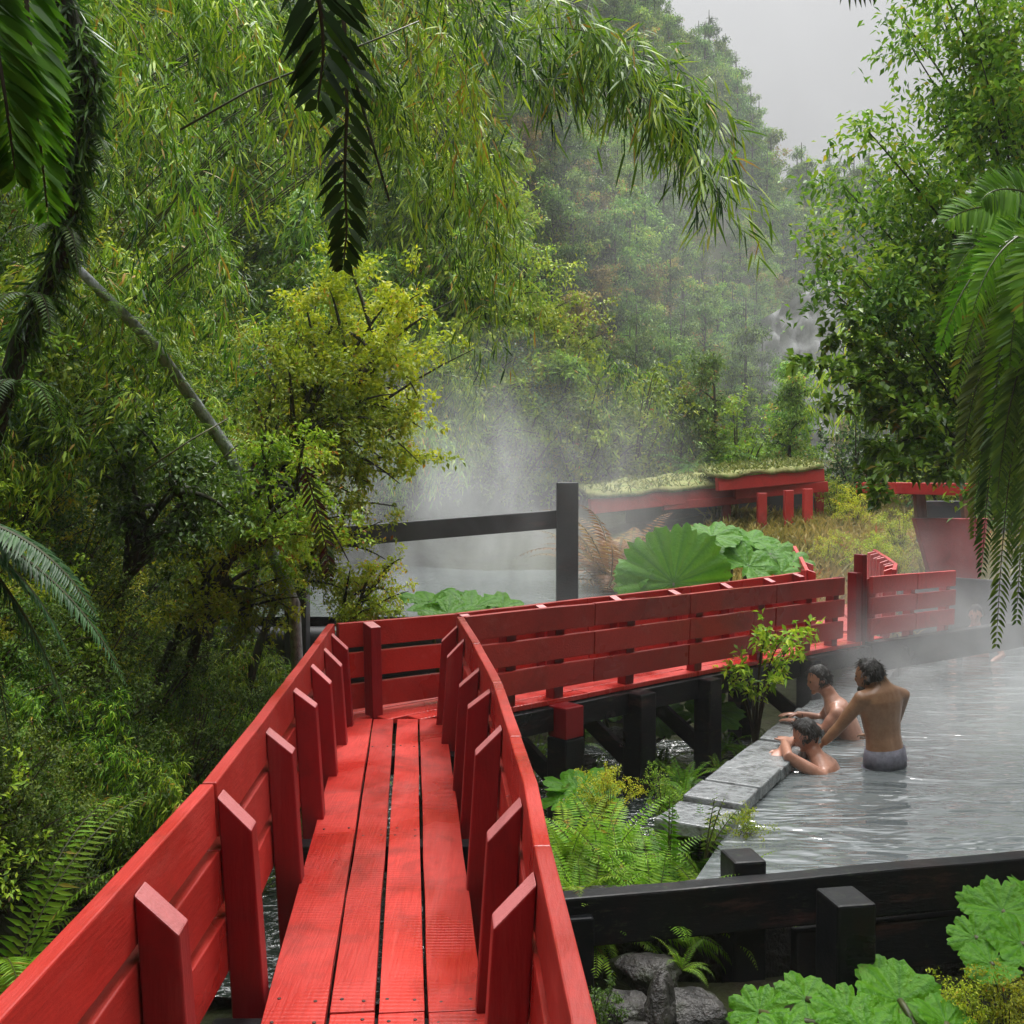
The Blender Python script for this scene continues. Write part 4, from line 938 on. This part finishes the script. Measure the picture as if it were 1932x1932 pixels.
def tree_fern():
    c=at(2080,440,6.4); x,y=c.x+.1,c.y; z=H(x,y); root=thing('tree_fern','tree fern with a curtain of fronds hanging down the right edge','tree fern',(x,y,z)); b=V((x,y,z)); hub=arr(c-b)
    mb=MB(); mb.tube([V((0,0,-.2)),V((.02,0,hub[2]*.4)),V(hub)],[.14,.12,.11],10,noise=.12); mb.build('trunk',M['bark'],root,True)
    for u,v,dy in ((1782,420,.2),(1850,380,-.4),(1815,860,.4),(1772,660,-.3),(1800,745,.1),(1835,590,-.5),(1872,800,-.2),(1800,520,.3),(1905,690,-.6),(1850,700,.4),(1930,600,-.8),(1885,480,.2),(1945,850,-.3),(1960,760,-.7)):
        e=arr(at(u,v,6.3+dy)-b); top=arr(at((u+2080)/2-70,min(v,440)-70,6.3+dy)-b); curve_frond(root,'frond',bez(hub,top,e,24),.30,74,'lf_fern',.5+rng.normal()*.1,.075)
    for u,v,dy in ((1880,1215,-.2),(1852,1080,.1),(1918,1170,-.4),(1838,1010,.2),(1880,960,-.3),(1940,1100,-.5),(1815,880,.3),(1905,1040,.3)):
        e=arr(at(u,v,6.3+dy)-b); top=arr(at(u+30,480+random.uniform(0,80),6.3+dy)-b); curve_frond(root,'old_frond',bez(hub-np.array([0,0,.1]),top,e,24),.27,120,'lf_brownfern',.55+rng.normal()*.15,.075,.3)
    for az in (1.4,.6,0,5.5,4.9,2.0):
        lv=Leaves(); m2=MB(); frond(lv,m2,hub,(math.cos(az)*.85,math.sin(az)*.85,.5),1.6,2.4,.3,50,.12,.5,.012); f=lv.build('frond',M['lf_fern'],root,wide=.3,droop=.15,long=True); m2.build('rachis',M['culm'],f)
M['lf_brownfern']=leafmat('old fern frond',(.025,.05,.010),(.08,.14,.018),(.20,.28,.03),None,.32,.5,.25)
tree_fern()
# right bank filler
def pick_right(p,u,v):
    r=random.random()
    if r<.4: return random.choice(SH),'green shrub on the right bank beyond the pool','shrubs on the right bank',1.2
    if r<.6: return random.choice(SHD),'dark leaved shrub on the right bank beyond the pool','dark shrubs on the right bank',1.2
    if r<.8: return random.choice(FE),'fern on the right bank beyond the pool','ferns on the right bank',1.4
    return random.choice(BB),'bamboo clump on the right bank beyond the pool','bamboo on the right bank',1.0
scatter((1700,2250,-200,1000),45,110,pick_right,28,6)
# ---- hillside
M['lf_autumn']=leafmat('autumn tinted leaf',(.10,.08,.02),(.32,.25,.05),(.48,.40,.08),(.36,.14,.04),.32,.5,.3,.7)
HT=[make_tree('forest_tree','x','lf_hill',8,(2.0,2.0,1.9),.14,26,26,.23,.10,.35,group=None,low=.2,T0=t) for t in (.42,.55,.62)]
HC=[make_tree('forest_tree','x','lf_hill',10,(1.7,1.7,.9),.15,34,22,.22,.075,.7,low=.12,T0=t) for t in (.4,.52)]
HA=[make_tree('forest_tree','x','lf_autumn',7,(1.9,1.9,1.6),.12,22,24,.20,.09,.35,low=.2,T0=.5)]
def pick_mid(p,u,v):
    r=random.random()
    side='left of the red shelter' if u<1180 else 'behind the red shelter'
    if p.y>24:
        far='on the misty far hill' if p.y>33 else 'on the misty middle hillside'
        if r<.10: return HA[0],'ochre tinted tree '+far,'ochre trees '+far,.9
        if r<.5: return random.choice(HT),'broad leaved tree '+far,'broad trees '+far,.9
        return random.choice(HC),'tall layered tree '+far,'layered trees '+far,.9
    if r<.30: return random.choice(SH),'green shrub on the steep bank '+side,'shrubs on the bank '+side,1.15
    if r<.38: return random.choice(BB),'drooping bamboo on the steep bank '+side,'bamboo on the bank '+side,1.0
    if r<.55: return random.choice(HT),'small bushy tree on the steep bank '+side,'small trees on the bank '+side,.28
    if r<.68: return random.choice(FE),'large fern on the steep bank '+side,'ferns on the bank '+side,1.7
    if r<.80: return random.choice(SHD),'dark shrub on the steep bank '+side,'dark shrubs on the bank '+side,1.15
    return random.choice(SHY),'yellow brown shrub on the steep bank '+side,'yellow shrubs on the bank '+side,1.1
def pick_hill(p,u,v):
    a,b,c,k=pick_mid(p,u,v)
    return a,b,c,k
scatter((620,1620,560,960),110,62,pick_mid,24,13,(.35,.05))
def sc_h(region,n,mind,y0,ymax,k):
    c=0;t=0;loc=[]
    while c<n and t<n*30:
        t+=1; u=random.uniform(*region[:2]); v=random.uniform(*region[2:]); p=hit(u,v,ymax,y0)
        if p is None or p.y<y0+.5: continue
        if any((p-q).length<mind for q in loc): continue
        loc.append(p); pr,lab,g,_=pick_mid(V((p.x,max(p.y,24.5),p.z)),u,v); put(pr,p.x,p.y,k*random.uniform(.75,1.25),lab,g,rot=(0,0,random.uniform(0,6.28)),sink=.3); c+=1
sc_h((500,1720,-200,900),130,1.3,20,34,.42)
sc_h((500,1900,-300,900),140,1.8,30,70,.55)
# crest trees
for u in range(1080,1700,16):
    v=-420
    while v<900 and hit(u,v,88,22) is None: v+=10
    for dv in (22,55,95):
        p=hit(u+random.uniform(-8,8),v+dv,88,22)
        if p is None: continue
        pr=random.choice(HT+HC+HC); far='along the ridge line of the far hill'
        put(pr,p.x,p.y,random.uniform(.36,.60)*max(1,p.y/48),('broad leaved tree ' if pr in HT else 'tall layered tree ')+far,('broad trees ' if pr in HT else 'layered trees ')+far,rot=(0,0,random.uniform(0,6.28)),sink=.3)
# tree ferns and pale trunks on the middle bank
TF=make_fern('tree_fern','x','lf_fern',14,1.5,.30,2.0,T0=.55,n=30,cat='tree fern',elev=(.3,.9))
for u,v,Y in ((1400,800,24),(1450,760,25),(1430,850,24),(1330,830,23),(1370,610,26),(1440,700,27),(1490,660,28)):
    p=at(u,v,Y); p.z=min(p.z,H(p.x,p.y)+.8); put(TF,p.x,p.y,1.25,'pale green tree fern arching above the red shelter','tree ferns above the shelter',rot=(0,0,random.uniform(0,6)),z=p.z)
    m=MB(); m.tube([V((0,0,H(p.x,p.y)-p.z-.2)),V((0,0,.03))],[.1,.08],7,noise=.1)
    tr=[o for o in bpy.data.objects if o.get('category')=='tree fern' and (V(o.location)-p).length<.01][-1]
    t=m.build('trunk',M['bark'],None,True); t.parent=tr; t.scale=(.8,)*3
# cliff
def cliff():
    m=MB(); a=at(1500,930,46); b=at(1720,930,46); n,k=26,22; vs=[]
    for j in range(k+1):
        for i in range(n+1):
            p=a.lerp(b,i/n); z=2+9.5*j/k; vs.append(V((p.x,p.y+3.2*j/k+.35*math.sin(i*1.3+j*.5)+.3*math.sin(j*1.9+i*.3)+random.uniform(-.14,.14),z-1.5*abs(i/n-.5)*2*(j/k))))
    vs+=[p+V((0,6,0)) for p in vs]; t=(n+1)*(k+1)
    f=lambda i,j:j*(n+1)+i
    fs=[(f(i,j),f(i+1,j),f(i+1,j+1),f(i,j+1)) for j in range(k) for i in range(n)]
    fs+=[tuple(t+q for q in g[::-1]) for g in fs]
    m.add(vs,fs); o=m.build('cliff',M['cliff'],None,True); tag(o,'pale grey rock face at the far end of the valley','rock face')
cliff()

# ---- unseen trees added behind the viewer to shade the walk from that side
for i,(x,y) in enumerate(((-4.5,-4.5),(-1.8,-6),(1.6,-5.6),(4.4,-4.6),(-6,-2),(6,-2.5),(0,-8),(-3.2,-8),(3.2,-8.5),(-3.0,-2.6),(2.6,-2.8),(0,-4.2),(-4.4,-1.0),(4.6,-.6))):
    put(HT[i%3],x,y,1.15 if y<-4.4 else .8,'broad leaved tree added out of view behind the boardwalk as shade','trees added out of view as shade',rot=(0,0,i*1.3),sink=.3)
# ------------------------------------------------------------------ people
def bake(mb,name,mat,voxel,smooth_it,loc,parent=None):
    me=bpy.data.meshes.new(name); me.from_pydata([V(p)-V(loc) for p in mb.v],[],mb.f); o=bpy.data.objects.new(name,me); COL.objects.link(o)
    r=o.modifiers.new('r','REMESH'); r.mode='VOXEL'; r.voxel_size=voxel
    s=o.modifiers.new('s','SMOOTH'); s.factor=.5; s.iterations=smooth_it
    bpy.context.view_layer.update(); dg=bpy.context.evaluated_depsgraph_get()
    m2=bpy.data.meshes.new_from_object(o.evaluated_get(dg)); bpy.data.objects.remove(o)
    m2.name=name; m2.materials.clear(); o=link(name,m2,mat,parent,True); 
    if parent is None: o.location=loc
    return o
class Body:
    def __init__(s,origin,face):
        s.o=V(origin); s.f=V((face[0],face[1],0)).normalized(); s.l=V((-s.f.y,s.f.x,0)); s.u=V((0,0,1)); s.m=MB(); s.hair=MB(); s.eyes=MB(); s.suit=MB(); s.strands=Leaves()
    def w(s,l,f,u): return s.o+s.l*l+s.f*f+s.u*u
    def torso(s,secs,mb=None):
        mb=mb or s.m; out=[]
        for i,(c,rl,rf) in enumerate(secs):
            c=V(c); a=V(secs[max(0,i-1)][0]); b=V(secs[min(len(secs)-1,i+1)][0]); ax=(b-a).normalized()
            fl=(s.l-ax*s.l.dot(ax)).normalized(); ff=ax.cross(fl).normalized()
            out.append((c,fl*rl,ff*rf))
        mb.loft(out,18)
    def limb(s,pts,rad): s.m.tube(pts,rad,12)
    def hand(s,wrist,d,n,side,curl=.5,spread=1.0,k=1.0):
        """palm and five fingers; d = direction, n = palm normal, side = towards the thumb"""
        d=V(d).normalized(); n=V(n); n=(n-d*n.dot(d)).normalized(); t=d.cross(n).normalized(); 
        if t.dot(V(side))<0: t=-t
        W=V(wrist); s.m.ball(W+d*.048*k,d*.055*k,t*.042*k,n*.018*k,10,8)
        for i,(off,L) in enumerate(((.030,.070),(.010,.080),(-.010,.074),(-.029,.058))):
            p=W+d*.088*k+t*off*k; dd=(d+t*off*4*spread).normalized(); pts=[p-d*.02*k,p]; c=0
            for j in range(3):
                c+=curl*.55; pts.append(pts[-1]+(dd*math.cos(c)-n*math.sin(c))*(L*k*(.42,.32,.26)[j]))
            s.m.tube(pts,[.0105*k,.010*k,.0095*k,.009*k,.0075*k],7)
        p=W+d*.025*k+t*.032*k; s.m.tube([p-t*.01*k,p+t*.022*k+d*.022*k,p+t*.030*k+d*.05*k-n*.008*k,p+t*.028*k+d*.075*k-n*.018*k],[.013*k,.012*k,.0105*k,.009*k],7)
    def head(s,c,fwd,up,k=1.0,hairlen=0,beard=False):
        c=V(c); F=V(fwd).normalized(); U=V(up); U=(U-F*U.dot(F)).normalized(); L=U.cross(F).normalized()
        def fn(q):
            x,y,z=q.x,q.y,q.z
            if z<0: x*=1+.38*z*abs(z)**.3; y=y*(1+.16*z) + (.10*(-z) if y>0 else 0)
            return V((x,y,z))
        s.m.ball(c,L*.074*k,F*.096*k,U*.118*k,20,16,fn)
        s.m.ball(c+F*.094*k-U*.022*k,L*.014*k,F*.020*k,U*.024*k,8,6)
        s.m.ball(c+F*.085*k+U*.022*k,L*.045*k,F*.013*k,U*.010*k,8,6)
        s.m.ball(c+F*.084*k-U*.062*k,L*.026*k,F*.013*k,U*.011*k,8,6)
        s.m.ball(c+F*.070*k-U*.100*k,L*.030*k,F*.022*k,U*.018*k,8,6)
        for sg in (1,-1):
            s.m.ball(c+L*sg*.076*k-F*.010*k-U*.008*k,L*.010*k,F*.020*k,U*.032*k,8,6)
            s.eyes.ball(c+L*sg*.031*k+F*.086*k+U*.004*k,L*.011*k,F*.008*k,U*.007*k,8,6)
        def hn(q):
            r=1.0+.035*math.sin(9*q.x+3*q.y)+.03*math.sin(11*q.z+5*q.y)+random.uniform(-.02,.02)
            # hairline: keep the face clear
            if q.y>.25 and q.z<.48+.2*(1-q.y): r*=.86
            if q.z<-.35-hairlen*.3: r*=.84
            return q*r
        s.hair.ball(c+U*.008*k-F*.006*k,L*.083*k,F*.104*k,U*.122*k,24,18,hn)
        n=900; d=rv(n); A=np.array([list(L),list(F),list(U)]); keep=(d[:,2]>-.35)&~((d[:,1]>.3)&(d[:,2]<.55)); d=d[keep]
        loc=d*np.array([.083,.104,.122])*k*1.01; P=arr(c)+loc@A+arr(U)*.008; dn=norm((d*.55+rng.normal(size=d.shape)*.35)@A+np.array([0,0,-.8]))
        s.strands.add(P,dn,d@A,rng.uniform(.02,.05,len(P)),.006,.5)
        if beard: s.hair.ball(c+F*.050*k-U*.098*k,L*.052*k,F*.048*k,U*.034*k,12,8)
    def finish(s,label,skin,loc,voxel=.009,suit=None,group=None):
        root=bake(s.m,'person',M[skin],voxel,5,loc); tag(root,label,'person',group)
        for mb,nm,mt in ((s.hair,'hair',M['hair']),(s.eyes,'eyes',M['eye']),(s.suit,'swim_shorts',M['trunks'])):
            if not mb.v: continue
            m=MB(); m.v=[tuple(V(p)-V(loc)) for p in mb.v]; m.f=mb.f; m.t=mb.t; ch=m.build(nm,mt,root,True)
            if nm=='hair': s.strands.P=[x-arr(loc) for x in s.strands.P]; s.strands.build('hair_strands',M['hair'],ch)
        return root
# standing man seen from behind, left arm reaching to the bather at the edge
c=at(1668,1440,7.55); P=Body((c.x,c.y,-.47),(-.42,.91))
w=P.w
sec=[(w(0,0,-.10),.155,.105),(w(0,-.01,.0),.168,.118),(w(.005,-.01,.10),.158,.108),(w(.012,0,.20),.148,.098),(w(.02,.01,.30),.160,.105),(w(.03,.01,.40),.182,.115),(w(.035,0,.48),.188,.108),(w(.04,-.005,.545),.150,.085),(w(.045,0,.585),.085,.062),(w(.05,.01,.63),.055,.055),(w(.055,.025,.69),.052,.054)]
P.torso(sec)
hl=at(1548,1408,7.62); sl=w(.215,.01,.49); el=sl.lerp(hl,.5)+V((0,.02,-.03)); wr=sl.lerp(hl,.93)
P.limb([w(.13,0,.50),sl,sl.lerp(el,.5),el,el.lerp(wr,.4),wr],[.07,.062,.052,.042,.042,.029])
P.m.ball(sl,V((.06,0,0)),V((0,.06,0)),V((0,0,.062)))
P.hand(wr,hl-sl,(0.1,-.2,1),(.2,.9,.1),.5)
sr=w(-.17,0,.49); er=w(-.20,.10,.25); wr2=w(-.12,.30,.12)
P.limb([w(-.09,0,.50),sr,sr.lerp(er,.5),er,er.lerp(wr2,.4),wr2],[.07,.062,.052,.042,.042,.029]); P.hand(wr2,(.2,.9,-.2),(0,.1,1),P.l,.5)
for sg in (1,-1): P.limb([w(.085*sg,0,-.02),w(.092*sg,.02,-.22),w(.095*sg,.03,-.45),w(.095*sg,0,-.65),w(.095*sg,-.01,-.86)],[.09,.078,.055,.055,.038]); P.m.ball(w(.095*sg,.07,-.90),P.l*.045,P.f*.12,P.u*.035)
hd=at(1640,1275,7.56); P.head(hd,(-.80,.55,-.12),(0,0,1),1.02,beard=True)
P.limb([w(.05,.01,.60),hd-V((0,0,.06))],[.056,.05])
P.torso([(w(.005,-.01,.115),.166,.116),(w(0,-.01,.03),.178,.128),(w(0,-.005,-.04),.178,.125)],P.suit)
for sg in (1,-1): P.suit.tube([w(.085*sg,0,-.03),w(.092*sg,.01,-.16),w(.097*sg,.02,-.30)],[.100,.098,.094],14)
P.finish('man standing waist deep with his back turned in grey swim shorts','skin_tan',(c.x,c.y,-.47))
# man sitting at the edge in profile
c=at(1612,1392,8.45); P=Body((c.x,c.y,-.68),(-.96,.25)); w=P.w
sec=[(w(0,-.02,-.04),.16,.12),(w(0,-.01,.06),.158,.115),(w(0,.02,.16),.148,.100),(w(0,.07,.27),.165,.108),(w(0,.12,.36),.185,.112),(w(0,.155,.43),.180,.10),(w(0,.18,.475),.10,.07),(w(0,.20,.52),.058,.058),(w(0,.235,.58),.052,.054)]
P.torso(sec); hd=at(1545,1282,8.55)
P.limb([w(0,.19,.50),hd+V((.03,0,-.06))],[.056,.05]); P.head(hd,(-.97,-.05,-.22),(-.15,0,1),.98)
for sg in (1,-1):
    s0=w(.185*sg,.15,.40); e0=w(.21*sg,.26,.27); w0=w(.13*sg,.46,.31)
    P.limb([w(.10*sg,.15,.42),s0,s0.lerp(e0,.5),e0,e0.lerp(w0,.45),w0],[.068,.06,.05,.04,.038,.028]); P.m.ball(s0,V((.058,0,0)),V((0,.058,0)),V((0,0,.06)))
    P.hand(w0,P.f-P.l*sg*.3,(0,0,1),-P.l*sg,.25)
    P.limb([w(.09*sg,0,-.02),w(.10*sg,.22,-.06),w(.10*sg,.40,-.10),w(.10*sg,.40,-.32),w(.10*sg,.36,-.52)],[.09,.078,.056,.055,.038]); P.m.ball(w(.10*sg,.40,-.60),P.l*.042,P.f*.10,P.u*.032)
P.finish('man with short dark hair sitting in profile behind the grey slabs, facing left','skin_pink',(c.x,c.y,-.68))
# bather in the water, arms folded on the slabs
c=at(1562,1450,7.52); P=Body((c.x,c.y,-.95),(-.88,.42)); w=P.w
sec=[(w(0,-.10,.0),.15,.11),(w(0,-.10,.12),.145,.105),(w(0,-.06,.25),.155,.105),(w(0,-.01,.36),.178,.11),(w(0,.03,.45),.178,.10),(w(0,.06,.50),.10,.07),(w(0,.09,.535),.058,.056),(w(0,.12,.58),.05,.052)]
P.torso(sec); hd=at(1521,1386,7.60)
P.limb([w(0,.06,.50),hd+V((.02,0,-.05))],[.056,.05]); P.head(hd,(-.86,.35,-.38),(-.2,.1,1),.98)
for sg in (1,-1):
    s0=w(.175*sg,.02,.42); e0=at(1487,1417,7.38) if sg>0 else w(-.22,.30,.545); 
    if sg>0: e0.z=-.38
    else: e0.z=-.385
    w0=w(-.06*sg,.33,.575+.02*sg)
    P.limb([w(.10*sg,.03,.44),s0,s0.lerp(e0,.5),e0,e0.lerp(w0,.5),w0],[.066,.058,.05,.041,.038,.028]); P.m.ball(s0,V((.057,0,0)),V((0,.057,0)),V((0,0,.058)))
    P.hand(w0,(w0-e0),(0,0,1),P.f,.35)
    P.limb([w(.09*sg,-.10,.0),w(.10*sg,-.12,-.22),w(.10*sg,-.10,-.42)],[.088,.072,.05])
P.finish('dark haired bather in the water resting folded arms on the grey slabs','skin_pink',(c.x,c.y,-.95))
# far bather in the steam
c=onz(1845,1238,WATER); P=Body((c.x,c.y+.05,-.62),(-.5,-.86)); w=P.w
P.torso([(w(0,0,-.05),.16,.12),(w(0,0,.08),.155,.11),(w(0,.02,.2),.15,.10),(w(0,.04,.32),.175,.11),(w(0,.05,.41),.18,.105),(w(0,.06,.46),.10,.07),(w(0,.07,.50),.058,.056),(w(0,.09,.56),.05,.052)])
hd=w(0,.11,.63); P.head(hd,(-.5,-.86,-.1),(0,0,1),.98)
for sg in (1,-1):
    s0=w(.18*sg,.05,.38); e0=w(.30*sg,.10,.16); w0=w(.20*sg,.30,.10)
    P.limb([w(.1*sg,.05,.40),s0,s0.lerp(e0,.5),e0,e0.lerp(w0,.5),w0],[.066,.058,.05,.041,.038,.028]); P.hand(w0,P.f,(0,0,1),-P.l*sg,.3)
    P.limb([w(.09*sg,.0,-.02),w(.11*sg,.30,-.05),w(.11*sg,.42,-.2),w(.11*sg,.40,-.5)],[.088,.075,.055,.045])
P.finish('far bather sitting at the steamy end of the pool below the red hut','skin_pink',(c.x,c.y+.05,-.62),.011)
# ------------------------------------------------------------------ haze and steam
def volume(name,density,color=(.93,.95,.96),aniso=0.0,noise=None):
    k=NT(name); p=k.n('ShaderNodeVolumePrincipled'); p.inputs['Color'].default_value=(*color,1); p.inputs['Anisotropy'].default_value=aniso
    p.inputs['Density'].default_value=density
    if noise:
        sc,lo,hi,stretch=noise
        tc=k.n('ShaderNodeTexCoord'); n=k.noise(sc,5,k.geo(stretch),.6,1.6)
        ln=k.n('ShaderNodeVectorMath',operation='LENGTH'); k.l(tc.outputs['Object'],ln.inputs[0])
        fall=k.n('ShaderNodeMapRange'); fall.inputs[1].default_value=1.0; fall.inputs[2].default_value=.25; k.l(ln.outputs['Value'],fall.inputs[0])
        nr=k.n('ShaderNodeMapRange'); nr.inputs[1].default_value=lo; nr.inputs[2].default_value=hi; k.l(n,nr.inputs[0])
        k.l(k.math('MULTIPLY',k.math('MULTIPLY',fall.outputs[0],nr.outputs[0]),density),p.inputs['Density'])
    k.l(p.outputs[0],k.out.inputs['Volume']); return k.m
HAZE=.0011
m=MB(); m.box((4,36,19),V((56,0,0)),V((0,58,0)),V((0,0,24))); hz=m.build('haze',volume('thin mountain haze',HAZE)); tag(hz,'thin pale haze filling the valley','haze',kind='stuff')
def steam(label,c,ax,density,noise):
    m=MB(); m.ball((0,0,0),V((1,0,0)),V((0,1,0)),V((0,0,1)),24,14); o=m.build('steam',volume('steam',density,(.95,.96,.97),.1,noise)); o.location=c; o.scale=ax
    return tag(o,label,'steam',kind='stuff')
steam('white steam rising from the upper pool behind the black beam',at(900,970,12.4),(3.0,3.9,2.3),.40,(.85,.44,.70,(1,1,.55)))
steam('white steam drifting over the right side of the bathing pool',at(1960,1300,8.8),(2.3,3.4,1.1),.75,(.9,.38,.72,(1,1,.7)))
steam('thin steam drifting across the end of the footbridge',at(1760,1130,11.8),(2.2,1.2,1.3),.30,(1.0,.35,.75,(1,1,.7)))
steam('mist hanging before the far rock face',at(1600,700,34),(6,7,6),.035,(.3,.3,.75,(1,1,.6)))
steam('mist caught on the hillside behind the bamboo',at(1260,430,25),(6.5,5.5,7),.038,(.28,.36,.72,(1,1,.6)))
# ------------------------------------------------------------------ light
W=bpy.data.worlds.new('World'); S.world=W; W.use_nodes=True; t=W.node_tree; t.nodes.clear()
SUN_EL,SUN_AZ=R(58),R(20)     # azimuth clockwise from +Y
sky=t.nodes.new('ShaderNodeTexSky'); sky.sky_type='NISHITA'; sky.sun_disc=False; sky.sun_elevation=SUN_EL; sky.sun_rotation=SUN_AZ; sky.dust_density=4
hs=t.nodes.new('ShaderNodeHueSaturation'); hs.inputs['Saturation'].default_value=.12; hs.inputs['Value'].default_value=.42; t.links.new(sky.outputs[0],hs.inputs['Color'])
b1=t.nodes.new('ShaderNodeBackground'); b1.inputs[1].default_value=.06; t.links.new(hs.outputs[0],b1.inputs[0])
tc=t.nodes.new('ShaderNodeTexCoord'); sp_=t.nodes.new('ShaderNodeSeparateXYZ'); t.links.new(tc.outputs['Generated'],sp_.inputs[0])
cr=t.nodes.new('ShaderNodeValToRGB'); e=cr.color_ramp.elements; e[0].position=.0; e[0].color=(.16,.16,.163,1); e[1].position=1; e[1].color=(4.0,4.02,4.06,1)
x=e.new(.3); x.color=(.20,.20,.204,1); x=e.new(.46); x.color=(.34,.343,.35,1); x=e.new(.7); x.color=(2.0,2.01,2.04,1)
t.links.new(sp_.outputs['Z'],cr.inputs[0])
b2=t.nodes.new('ShaderNodeBackground'); cn=t.nodes.new('ShaderNodeTexNoise'); cn.inputs['Scale'].default_value=2.4; cn.inputs['Detail'].default_value=5; t.links.new(tc.outputs['Generated'],cn.inputs['Vector'])
mr=t.nodes.new('ShaderNodeMapRange'); mr.inputs[1].default_value=.3; mr.inputs[2].default_value=.7; mr.inputs[3].default_value=.8; mr.inputs[4].default_value=1.2; t.links.new(cn.outputs[0],mr.inputs[0])
vm=t.nodes.new('ShaderNodeVectorMath'); vm.operation='SCALE'; t.links.new(cr.outputs[0],vm.inputs[0]); t.links.new(mr.outputs[0],vm.inputs['Scale']); t.links.new(vm.outputs[0],b2.inputs[0]); b2.inputs[1].default_value=.93
ad=t.nodes.new('ShaderNodeAddShader'); t.links.new(b1.outputs[0],ad.inputs[0]); t.links.new(b2.outputs[0],ad.inputs[1])
wo=t.nodes.new('ShaderNodeOutputWorld'); t.links.new(ad.outputs[0],wo.inputs[0])
sd=bpy.data.lights.new('sun','SUN'); sd.energy=1.5; sd.angle=R(14); sd.color=(1,.97,.93); so=bpy.data.objects.new('sun',sd); COL.objects.link(so)
dv=V((math.sin(SUN_AZ)*math.cos(SUN_EL),math.cos(SUN_AZ)*math.cos(SUN_EL),math.sin(SUN_EL)))
so.rotation_euler=dv.to_track_quat('Z','Y').to_euler(); so.location=dv*30
# ------------------------------------------------------------------ render settings
S.render.engine='CYCLES'; cy=S.cycles
cy.use_denoising=True
try: cy.denoiser='OPENIMAGEDENOISE'
except Exception: pass
cy.max_bounces=7; cy.diffuse_bounces=3; cy.glossy_bounces=3; cy.transmission_bounces=3; cy.volume_bounces=1; cy.transparent_max_bounces=6
cy.volume_step_rate=1.5; cy.volume_max_steps=128; cy.sample_clamp_indirect=6; cy.caustics_reflective=False; cy.caustics_refractive=False
cy.use_adaptive_sampling=True; cy.adaptive_threshold=.02
S.view_settings.view_transform='Standard'; S.view_settings.look='None'; S.view_settings.gamma=1; S.view_settings.exposure=.45
